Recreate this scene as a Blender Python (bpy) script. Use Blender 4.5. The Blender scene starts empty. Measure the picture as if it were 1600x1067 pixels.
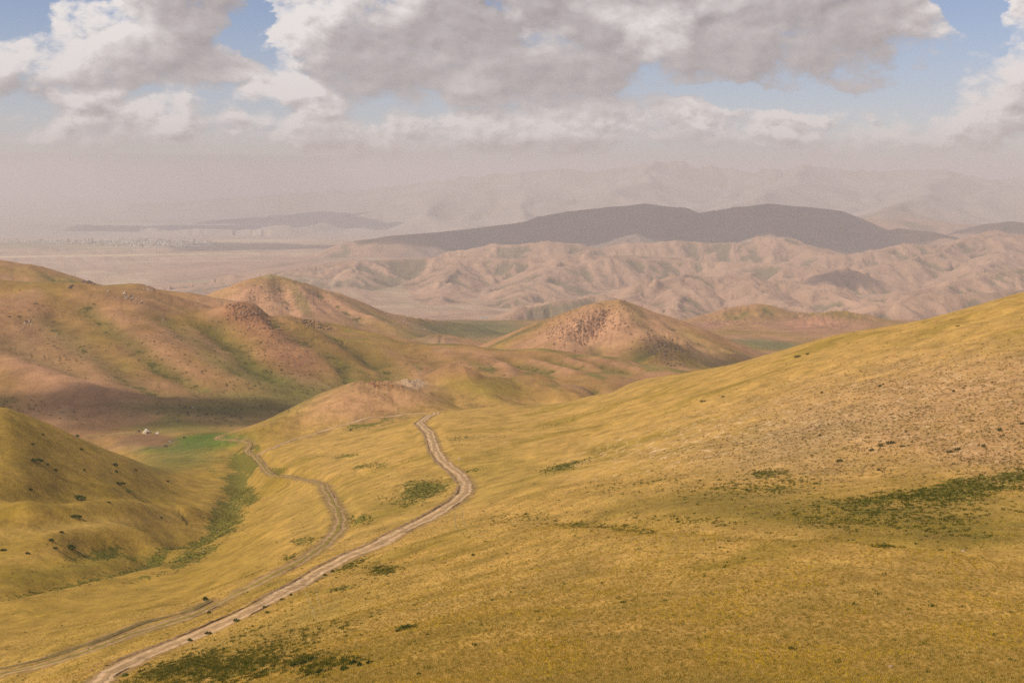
import bpy, bmesh, math, random
import numpy as np
from mathutils import Vector, Matrix, Euler
random.seed(7); np.random.seed(7)
R = math.radians
S = bpy.context.scene
COL = S.collection

# ------------------------------------------------------------------ camera, sky, sun, exposure
F = 2222.0                       # focal length in pixels of a 1600 px wide frame
PITCH = math.atan(261.5 / F)     # looking slightly down; eye-level row 272 of 1067
cam = bpy.data.cameras.new('camera'); camo = bpy.data.objects.new('camera', cam); COL.objects.link(camo)
cam.sensor_width = 36; cam.lens = 36 * F / 1600; cam.clip_start = 0.5; cam.clip_end = 200000
camo.location = (0, 0, 0); camo.rotation_euler = (math.pi / 2 - PITCH, 0, 0); S.camera = camo

SUN_EL, SUN_AZ = R(45), R(-112)   # azimuth measured from +Y (view direction) towards +X
SUND = Vector((math.sin(SUN_AZ) * math.cos(SUN_EL), math.cos(SUN_AZ) * math.cos(SUN_EL), math.sin(SUN_EL)))
sl = bpy.data.lights.new('sun', 'SUN'); so = bpy.data.objects.new('sun', sl); COL.objects.link(so)
sl.energy = 4.3; sl.angle = R(0.53); sl.color = (1.0, 0.86, 0.66)
so.rotation_euler = (-SUND).to_track_quat('-Z', 'Y').to_euler()
S.view_settings.view_transform = 'Standard'; S.view_settings.look = 'None'
S.view_settings.exposure = -0.12; S.view_settings.gamma = 1.0; S.view_settings.use_curve_mapping = False
S.render.engine = 'CYCLES'
S.cycles.use_denoising = False
try: S.cycles.denoiser = 'OPENIMAGEDENOISE'
except Exception: pass
S.cycles.max_bounces = 6; S.cycles.diffuse_bounces = 3; S.cycles.volume_bounces = 1
S.cycles.transparent_max_bounces = 12
S.cycles.use_adaptive_sampling = False

class NT:
    """small helper to write node trees as expressions"""
    def __init__(s, tree): s.t = tree; tree.nodes.clear()
    def n(s, typ, **kw):
        nd = s.t.nodes.new(typ)
        for k, v in kw.items(): setattr(nd, k, v)
        return nd
    def put(s, inp, v):
        if isinstance(v, bpy.types.NodeSocket): s.t.links.new(v, inp)
        elif v is not None:
            if hasattr(inp, 'default_value'):
                try: inp.default_value = v
                except Exception: inp.default_value = (*v, 1.0)
    def m(s, op, a, b=None, c=None, clamp=False):
        nd = s.n('ShaderNodeMath', operation=op, use_clamp=clamp)
        for i, v in enumerate((a, b, c)):
            if v is not None: s.put(nd.inputs[i], v)
        return nd.outputs[0]
    def v(s, op, a, b=None, out=0):
        nd = s.n('ShaderNodeVectorMath', operation=op)
        s.put(nd.inputs[0], a)
        if b is not None: s.put(nd.inputs[3 if op == 'SCALE' else 1], b)
        return nd.outputs[out]
    def noise(s, vec, scale, detail=4, rough=0.5, lac=2.0, dist=0.0):
        nd = s.n('ShaderNodeTexNoise'); s.put(nd.inputs['Vector'], vec)
        for k, x in (('Scale', scale), ('Detail', detail), ('Roughness', rough), ('Lacunarity', lac), ('Distortion', dist)): nd.inputs[k].default_value = x
        return nd.outputs['Fac']
    def ss(s, x, a, b, lo=0.0, hi=1.0):
        nd = s.n('ShaderNodeMapRange', interpolation_type='SMOOTHSTEP', clamp=True)
        s.put(nd.inputs[0], x)
        for i, q in ((1, a), (2, b), (3, lo), (4, hi)): s.put(nd.inputs[i], q)
        return nd.outputs[0]
    def mix(s, f, a, b, mode='MIX'):
        nd = s.n('ShaderNodeMix', data_type='RGBA', blend_type=mode)
        s.put(nd.inputs[0], f); s.put(nd.inputs[6], a); s.put(nd.inputs[7], b)
        return nd.outputs[2]

# ---- the sky: Nishita sky with broken cumulus all round
CL_DARK, CL_LIT, SKYT = (.47, .425, .44, 1), (1.14, 1.08, 1.06, 1), (.98, .94, 1.04)
def build_world():
    w = bpy.data.worlds.new('World'); S.world = w; w.use_nodes = True
    T = NT(w.node_tree)
    out = T.n('ShaderNodeOutputWorld'); bg = T.n('ShaderNodeBackground')
    sky = T.n('ShaderNodeTexSky', sky_type='NISHITA'); sky.sun_disc = False
    sky.sun_elevation = SUN_EL; sky.sun_rotation = SUN_AZ; sky.altitude = 2600; sky.air_density = 1.0; sky.dust_density = 1.2
    tc = T.n('ShaderNodeTexCoord'); D = tc.outputs['Generated']
    sp = T.n('ShaderNodeSeparateXYZ'); T.put(sp.inputs[0], D)
    x, y, z = sp.outputs
    az = T.m('MULTIPLY', T.m('ARCTAN2', x, y), 180 / math.pi)
    el = T.m('MULTIPLY', T.m('ARCSINE', z), 180 / math.pi)
    # large cumulus banks, as azimuth, elevation, half width, half height (degrees), weight
    def deg(u, v, ru, rv, wgt): return ((u - 800) * 0.02545, (272 - v) * 0.0257, ru * 0.0257, rv * 0.0257, wgt)
    banks = [deg(*b) for b in [
        (880, 20, 440, 150, 1.0), (560, 60, 170, 120, .85), (1250, 40, 230, 105, .9), (790, 120, 300, 62, .9), (1000, -60, 500, 120, 1.),
        (1130, 90, 240, 50, .7),
        (250, 60, 150, 85, 1.0), (310, -30, 130, 90, .9), (180, 105, 120, 50, .75), (330, 120, 100, 50, .7),
        (20, 110, 105, 60, 1.0), (-120, 60, 120, 90, 1.), (148, 166, 62, 28, .75), (470, 160, 95, 34, .75),
        (1570, 150, 150, 80, .9), (1620, 30, 75, 60, .8), (1480, 190, 110, 45, .7), (1760, 80, 160, 120, .9),
        (1245, 178, 60, 26, .6), (1080, 175, 120, 36, .6), (1400, 205, 200, 35, .5),
        (850, 195, 300, 52, .72), (560, 205, 220, 40, .6), (250, 205, 230, 38, .6), (1150, 215, 260, 35, .6),
        ]]
    holes = [deg(*b) for b in [(30, 25, 95, 55, .9), (425, 55, 30, 75, .75), (1190, 150, 150, 17, .6), (1505, 40, 55, 60, .85), (1390, 150, 70, 20, .3), (780, 20, 30, 20, .5), (70, 10, 110, 40, .6),
                               (380, 150, 60, 10, .2)]]
    def field(A, E, vec):
        acc = None
        for a, e, ra, re, wg in banks:
            dx = T.m('MULTIPLY', T.m('SUBTRACT', A, a), 1 / ra); dy = T.m('MULTIPLY', T.m('SUBTRACT', E, e), 1 / re)
            q = T.m('MULTIPLY_ADD', dx, dx, T.m('MULTIPLY', dy, dy))
            g = T.m('MULTIPLY', T.m('SUBTRACT', 1.0, q), wg)
            acc = g if acc is None else T.m('SMOOTH_MAX', acc, g, 0.25)
        acc = T.m('MAXIMUM', acc, -0.45)
        hs = None
        for a, e, ra, re, wg in holes:
            dx = T.m('MULTIPLY', T.m('SUBTRACT', A, a), 1 / ra); dy = T.m('MULTIPLY', T.m('SUBTRACT', E, e), 1 / re)
            q = T.m('MULTIPLY_ADD', dx, dx, T.m('MULTIPLY', dy, dy))
            g = T.m('MAXIMUM', T.m('MULTIPLY', T.m('SUBTRACT', 1.0, q), wg), 0.0)
            hs = g if hs is None else T.m('ADD', hs, g)
        # elsewhere in the sky the cover is broken cloud of its own
        n0 = T.noise(vec, 3.0, 2, .5)
        inside = T.m('MULTIPLY', T.ss(T.m('ABSOLUTE', A), 22.0, 34.0, 1, 0), T.ss(E, 8.0, 16.0, 1, 0))
        gen = T.m('MULTIPLY_ADD', n0, 5.0, -2.35)
        base = T.m('ADD', T.m('MULTIPLY', inside, T.m('SUBTRACT', acc, T.m('MULTIPLY', hs, 1.5))), T.m('MULTIPLY', T.m('SUBTRACT', 1.0, inside), gen))
        return base
    def vor(vec, sc):
        nd = T.n('ShaderNodeTexVoronoi', feature='F1'); T.put(nd.inputs['Vector'], vec); nd.inputs['Scale'].default_value = sc
        return nd.outputs['Distance']
    def detail(vec, octv):
        nz = T.n('ShaderNodeTexNoise'); T.put(nz.inputs['Vector'], vec); nz.inputs['Scale'].default_value = 30; nz.inputs['Detail'].default_value = 3
        wv = T.v('ADD', vec, T.v('SCALE', T.v('SUBTRACT', nz.outputs['Color'], (.5, .5, .5)), .040))
        d = T.m('MULTIPLY', T.m('SUBTRACT', T.noise(vec, 17.0, octv + 2, .64, 2.1, .0), .5), 3.1)
        d = T.m('ADD', d, T.m('MULTIPLY', T.m('SUBTRACT', .42, vor(wv, 24)), .75))
        if octv > 3: d = T.m('ADD', d, T.m('MULTIPLY', T.m('SUBTRACT', .42, vor(wv, 60)), .38))
        return d
    cb = T.n('ShaderNodeCombineXYZ'); T.put(cb.inputs[0], x); T.put(cb.inputs[1], y); T.put(cb.inputs[2], T.m('MULTIPLY', z, 1.6))
    vec = cb.outputs[0]
    wn = T.n('ShaderNodeTexNoise'); T.put(wn.inputs['Vector'], vec); wn.inputs['Scale'].default_value = 11; wn.inputs['Detail'].default_value = 6; wn.inputs['Roughness'].default_value = .62
    ws = T.n('ShaderNodeSeparateXYZ'); T.put(ws.inputs[0], wn.outputs['Color'])
    WA = T.m('ADD', az, T.m('MULTIPLY_ADD', ws.outputs[0], 6.5, -3.25)); WE = T.m('ADD', el, T.m('MULTIPLY_ADD', ws.outputs[1], 2.6, -1.3))
    def at_offset(da, de):   # a neighbouring direction, da degrees to the right and de degrees up
        v2 = T.v('ADD', vec, (math.radians(da), 0.0, math.radians(de) * 1.6))
        return T.m('ADD', WA, da), T.m('ADD', WE, de), v2
    d1 = T.m('ADD', T.m('MULTIPLY', field(WA, WE, vec), 1.35), T.m('MULTIPLY', detail(vec, 7), 1.25))
    A2, E2, v2 = at_offset(-.30, .30)
    d2 = T.m('ADD', T.m('MULTIPLY', field(A2, E2, v2), 1.35), T.m('MULTIPLY', detail(v2, 6), 1.25))
    A3, E3, v3 = at_offset(-.7, 1.3)
    d3 = T.m('ADD', T.m('MULTIPLY', field(A3, E3, v3), 1.5), T.m('MULTIPLY', T.m('SUBTRACT', T.noise(v3, 13.0, 3, .5), .5), 2.6))
    br = None          # thinner cloud that lets more light through
    for a, e, ra, re, wg in [deg(*b) for b in [(470, 60, 75, 70, .75), (640, 15, 60, 45, .4), (1020, 60, 75, 55, .8), (950, 20, 70, 40, .5), (1120, 10, 60, 30, .4), (190, 70, 110, 60, .6), (20, 110, 100, 60, .5), (150, 165, 60, 30, .6), (470, 160, 80, 30, .5), (840, 85, 60, 30, .35),
                                               (1500, 170, 130, 60, .5), (1260, 178, 40, 24, .6), (1100, 185, 60, 25, .5), (850, 195, 300, 25, .4), (300, 175, 200, 25, .5), (1580, 40, 70, 70, .5)]]:
        dx = T.m('MULTIPLY', T.m('SUBTRACT', WA, a), 1 / ra); dy = T.m('MULTIPLY', T.m('SUBTRACT', WE, e), 1 / re)
        g = T.m('MULTIPLY', T.m('MAXIMUM', T.m('SUBTRACT', 1.0, T.m('MULTIPLY_ADD', dx, dx, T.m('MULTIPLY', dy, dy))), 0.0), wg)
        br = g if br is None else T.m('MAXIMUM', br, g)
    cover = T.ss(d1, -0.35, 0.55)
    shade = T.m('SUBTRACT', T.ss(d3, -.5, 1.25), br, clamp=True)
    relief = T.m('MULTIPLY', T.m('SUBTRACT', d1, d2), T.m('MULTIPLY_ADD', shade, -.40, .62))
    low = T.ss(el, 1.2, 3.8, 1, 0)                     # far, small clouds near the horizon
    relief = T.m('MULTIPLY', relief, T.m('MULTIPLY_ADD', low, 1.5, 1.15))
    fac = T.m('ADD', T.m('SUBTRACT', .92, T.m('MULTIPLY', shade, T.m('MULTIPLY_ADD', low, -.30, .74))), relief, clamp=True)
    cloudc = T.mix(fac, CL_DARK, CL_LIT)
    cloud = T.v('SCALE', cloudc, 8.0)
    skyc = T.v('MULTIPLY', sky.outputs[0], SKYT)
    c = T.mix(cover, skyc, cloud)
    hz = T.ss(el, -.2, 2.2, .5, 0.0)
    c = T.mix(hz, c, (4.6, 4.2, 4.2, 1)); c = T.mix(T.ss(el, 1.5, 7.0, .26, 0.0), c, (5.6, 5.3, 5.5, 1))
    T.put(bg.inputs[0], c); bg.inputs[1].default_value = 0.10
    T.put(out.inputs[0], bg.outputs[0])
    w.cycles.sampling_method = 'MANUAL'; w.cycles.sample_map_resolution = 512
build_world()

# ------------------------------------------------------------------ numbers
def pix(u, v, Y):
    """world point seen at (u, v) of the 1600 px photograph at forward distance Y"""
    cx = (u - 800) / F; cy = (533.5 - v) / F
    X_, Y_, Z_ = cx, math.cos(PITCH) + cy * math.sin(PITCH), cy * math.cos(PITCH) - math.sin(PITCH)
    k = Y / Y_
    return np.array([X_ * k, Y, Z_ * k])
def hash2(ix, iy, seed):
    h = (ix.astype(np.int64) * 374761393 + iy.astype(np.int64) * 668265263 + seed * 1442695041) & 0x7fffffff
    h = ((h ^ (h >> 13)) * 1274126177) & 0x7fffffff
    h = ((h ^ (h >> 11)) * 1103515245 + 12345) & 0x7fffffff
    return h ^ (h >> 15)
def gnoise(x, y, seed=0):
    ix = np.floor(x); iy = np.floor(y); fx = (x - ix).astype(np.float32); fy = (y - iy).astype(np.float32)
    ix = ix.astype(np.int64); iy = iy.astype(np.int64)
    ux = fx * fx * fx * (fx * (fx * 6 - 15) + 10); uy = fy * fy * fy * (fy * (fy * 6 - 15) + 10)
    def g(dx, dy):
        a = hash2(ix + dx, iy + dy, seed).astype(np.float32) * np.float32(2 * math.pi / 0x7fffffff)
        return np.cos(a) * (fx - dx) + np.sin(a) * (fy - dy)
    n0 = g(0, 0) * (1 - ux) + g(1, 0) * ux
    n1 = g(0, 1) * (1 - ux) + g(1, 1) * ux
    return (n0 * (1 - uy) + n1 * uy) * 1.5
def fbm(x, y, scale, octaves=4, seed=0, gain=0.5):
    s = 0; a = 1.0; f = 1.0 / scale; tot = 0
    for o in range(octaves):
        s = s + a * gnoise(x * f + 17.3 * o, y * f - 9.1 * o, seed + o); tot += a; a *= gain; f *= 2.03
    return s / tot
def sst(x, a, b):
    t = np.clip((x - a) / (b - a), 0, 1); return t * t * (3 - 2 * t)
def smax(a, b, k):
    h = np.clip(0.5 + 0.5 * (a - b) / k, 0, 1)
    return b * (1 - h) + a * h + k * h * (1 - h)
def gullies(x, y, gx, gy, wave, octaves, seed, branch=1.0):
    """ridges and gullies that run down the slope, branching octave by octave; returns about -1..1"""
    h = np.zeros_like(x, dtype=np.float32); amp = 1.0; f = 1.0 / wave; tot = 0
    gx = gx.astype(np.float32).copy(); gy = gy.astype(np.float32).copy()
    for o in range(octaves):
        L = np.sqrt(gx * gx + gy * gy) + 1e-6
        px_, py_ = -gy / L, gx / L
        qx = x * f; qy = y * f; ix = np.floor(qx); iy = np.floor(qy); fx = (qx - ix).astype(np.float32); fy = (qy - iy).astype(np.float32)
        ix = ix.astype(np.int64); iy = iy.astype(np.int64)
        C = 0; Sn = 0; W = 1e-6
        for dx in (-1, 0, 1, 2):
            for dy in (-1, 0, 1, 2):
                hsh = hash2(ix + dx, iy + dy, seed + 31 * o)
                ox = ((hsh & 1023).astype(np.float32) / 1023 - .5) * .9; oy = (((hsh >> 10) & 1023).astype(np.float32) / 1023 - .5) * .9
                vx = fx - dx - ox; vy = fy - dy - oy
                w = np.maximum(np.exp(-2.0 * (vx * vx + vy * vy)) - 0.012, 0)
                ph = (vx * px_ + vy * py_) * np.float32(2 * math.pi * 0.8)
                C = C + np.cos(ph) * w; Sn = Sn + np.sin(ph) * w; W = W + w
        C = C / W; Sn = Sn / W
        m = np.sqrt(C * C + Sn * Sn) + 1e-3
        k = np.minimum(1 / m, 2.2)
        C = C * k; Sn = Sn * k
        h += amp * (1 - 2 * np.arccos(np.clip(C, -.98, .98)) / np.float32(math.pi)); tot += amp
        dsl = -Sn * (2 * math.pi * 0.8) * amp * branch * 0.16
        gx += dsl * px_; gy += dsl * py_
        amp *= 0.5; f *= 2.0
    return h / tot

# ------------------------------------------------------------------ the lie of the land: surveyed points
CP = []                                       # theta, ln r, tan(elevation)
def add_pt(X, Y, Z):
    r = math.hypot(X, Y); CP.append((math.atan2(X, Y), math.log(r), Z / r))
def cp(u, v, Y): add_pt(*pix(u, v, Y))
def cz(u, Y, z):                              # floor level that is hidden from the road: forward distance and height
    add_pt((u - 800) / F * Y * 1.0, Y, z)
NEAR = [(0,640,625),(0,720,572),(0,780,535),(0,830,503),(0,880,466),(0,930,434),(0,1000,352),(0,1067,290),
 (100,672,672),(100,750,592),(100,800,546),(95,842,505),(100,905,460),(100,1000,326),
 (200,716,705),(200,780,602),(200,822,548),(200,888,482),(200,960,362),(200,1067,220),
 (262,752,716),(255,800,622),(262,862,530),(335,775,700),(338,832,572),(330,900,430),(330,960,320),
 (384,758,742),(405,800,600),(440,800,528),(400,870,430),(420,930,310),(400,1067,165),
 (370,700,900),(300,690,960),(200,690,1010),(228,677,1060),(100,662,1120),
 (500,790,500),(525,760,560),(450,740,680),(425,720,760),(398,697,870),
 (600,840,375),(600,760,500),(600,700,660),(600,668,830),(500,682,880),
 (735,760,465),(680,700,590),(655,667,720),(690,645,850),(740,638,860),
 (800,1067,110),(800,900,215),(800,800,345),(800,700,560),(800,650,760),(800,632,850),
 (1000,1067,108),(1000,900,185),(1000,824,255),(1000,790,300),(1000,750,360),(1000,680,490),(1000,620,660),(1000,594,780),
 (1300,1067,108),(1300,900,170),(1300,846,205),(1300,810,245),(1300,770,290),(1300,700,360),(1300,600,480),(1300,545,580),(1300,524,640),
 (1600,1067,112),(1600,920,165),(1600,868,195),(1600,820,232),(1600,780,260),(1600,700,318),(1600,600,400),(1600,500,500),(1600,457,590),
 (1900,1067,115),(1900,820,210),(1900,620,340),(1900,400,540),(2300,1067,110),(2300,700,250),(2300,300,520),
 (500,1000,200),(600,930,240),(700,870,290),(-400,1067,330),(-400,900,450),(-400,700,600),(-400,560,680),(-900,1000,330),(-900,500,650)]
for p in NEAR: cp(*p)
for th in (-140, -100, -75, -50, -35, -22, -10, 0, 10, 22, 35, 50, 75, 100, 140, 180):
    t = R(th); c = math.cos(t)
    for r in (2, 8, 30):
        zz = -1.8 - 0.34 * r * c - 0.10 * r * math.sin(-t) * 0.6
        if abs(th) < 23 and r == 30: zz -= 0.4
        add_pt(r * math.sin(t), r * c, zz)
for th in (-150, -115, -85, 85, 115, 150, 180):
    t = R(th)
    side = -1 if th < 0 else 1
    k = 0.5 + 0.5 * (-math.cos(t))
    for r, z0, z1 in ((100, -22 if side < 0 else -6, 20), (300, -60 if side < 0 else 0, 55), (900, -120 if side < 0 else -20, 80), (2500, -250, 60), (6000, -430, -150), (12000, -560, -450), (30000, -583, -583)):
        add_pt(r * math.sin(t), r * math.cos(t), z0 * (1 - k) + z1 * k)
# valley floors beyond the near slopes
for u, Y, z in [(-900,900,-170),(-300,900,-190),(0,860,-188),(150,900,-192),(-900,1200,-190),(-300,1200,-200),(0,1200,-203),(200,1180,-203),(400,1130,-200),(500,1120,-198),(480,1000,-180),(600,1180,-196),
  (700,1000,-170),(700,1250,-200),(850,1000,-172),(850,1250,-202),(1000,1000,-160),(1000,1250,-205),(1200,950,-140),(1200,1300,-205),(1400,900,-120),(1400,1300,-195),(1600,800,-95),(1600,1250,-190),(2000,900,-60),(2000,1300,-170)]:
    cz(u, Y, z)
for u in (-900, -300, 0, 250, 500, 700, 860, 1000, 1200, 1400, 1600, 2000, 2500):
    L = u < 400
    for Y, z in [(1700, -238), (2100, -268), (2500, -303), (3050, -316), (3600, -372), (4300, -445 if not L else -500), (5500, -482 if not L else -555), (7000, -488 if not L else -575), (8500, -505 if not L else -583),
                 (10500, -560), (13000, -583), (18000, -583), (30000, -583), (62000, -583)]:
        cz(u, Y, z)
CP = np.array(CP)
def tps_fit(P, val, lam):
    n = len(P); d = np.sqrt(((P[:, None] - P[None]) ** 2).sum(-1)) + 1e-9
    K = d * d * np.log(d); A = np.zeros((n + 3, n + 3)); A[:n, :n] = K + lam * np.eye(n)
    A[:n, n] = 1; A[:n, n + 1:] = P; A[n, :n] = 1; A[n + 1:, :n] = P.T
    return np.linalg.solve(A, np.concatenate([val, np.zeros(3)]))
KT = 3.6
P = np.stack([CP[:, 0] * KT, CP[:, 1]], 1)
P = P[np.abs(CP[:, 0]) < R(181)]
WT = tps_fit(P, CP[:, 2], 2e-3)
def tps_eval(th, lr):
    out = np.full(th.shape, WT[len(P)]) + WT[len(P) + 1] * th * KT + WT[len(P) + 2] * lr
    for i in range(len(P)):
        d2 = (th * KT - P[i, 0]) ** 2 + (lr - P[i, 1]) ** 2 + 1e-12
        out += WT[i] * 0.5 * d2 * np.log(d2)
    return out

# ------------------------------------------------------------------ grid of the land (polar rings, fine in front of the viewer)
inn = np.linspace(-21.6, 21.6, 1001)
o_ = 21.6 + np.cumsum(0.06 * 1.13 ** np.arange(1, 60)); o_ = o_[o_ < 176]
TH = np.radians(np.concatenate([-o_[::-1], [], inn, o_])); TH = np.concatenate([[-math.pi], TH, [math.pi]])
seg = [(2, 70, 16), (70, 1000, 300), (1000, 3900, 330), (3900, 12500, 400), (12500, 30000, 110), (30000, 70000, 14)]
LR = np.concatenate([np.linspace(math.log(a), math.log(b), n, endpoint=False) for a, b, n in seg] + [[math.log(70000)]])
CUTS = np.cumsum([0] + [n for _, _, n in seg]); CUTS[-1] += 0
nr, nc = len(LR), len(TH)
cth = np.radians(np.concatenate([np.linspace(-180, -30, 60, endpoint=False), np.linspace(-30, 30, 160, endpoint=False), np.linspace(30, 180, 61)]))
clr = np.linspace(LR[0], LR[-1], 330)
CT, CL = np.meshgrid(cth, clr)
Tc = tps_eval(CT, CL)
def interp_grid(xs, ys, Zg, x, y):
    i = np.clip(np.searchsorted(xs, x) - 1, 0, len(xs) - 2); j = np.clip(np.searchsorted(ys, y) - 1, 0, len(ys) - 2)
    fx = (x - xs[i]) / (xs[i + 1] - xs[i]); fy = (y - ys[j]) / (ys[j + 1] - ys[j])
    fx = np.clip(fx, 0, 1); fy = np.clip(fy, 0, 1)
    return (Zg[j, i] * (1 - fx) + Zg[j, i + 1] * fx) * (1 - fy) + (Zg[j + 1, i] * (1 - fx) + Zg[j + 1, i + 1] * fx) * fy
THg, LRg = np.meshgrid(TH, LR)
def hermite(xs, Yv, x):               # along the last axis
    m = np.gradient(Yv, xs, axis=1); i = np.clip(np.searchsorted(xs, x) - 1, 0, len(xs) - 2); h = xs[i + 1] - xs[i]; t = (x - xs[i]) / h
    return (2 * t**3 - 3 * t**2 + 1) * Yv[:, i] + (t**3 - 2 * t**2 + t) * h * m[:, i] + (3 * t**2 - 2 * t**3) * Yv[:, i + 1] + (t**3 - t**2) * h * m[:, i + 1]
T0 = hermite(clr, hermite(cth, Tc, TH).T, LR).T
RR = np.exp(LRg); X = (RR * np.sin(THg)); Y = (RR * np.cos(THg))
Z = T0 * RR
Z = np.clip(np.where(Z > 0, 55 * np.tanh(Z / 55), Z), -620, None)
NI = int(np.searchsorted(TH, R(-30))), int(np.searchsorted(TH, R(30)))
del CT, CL

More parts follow.
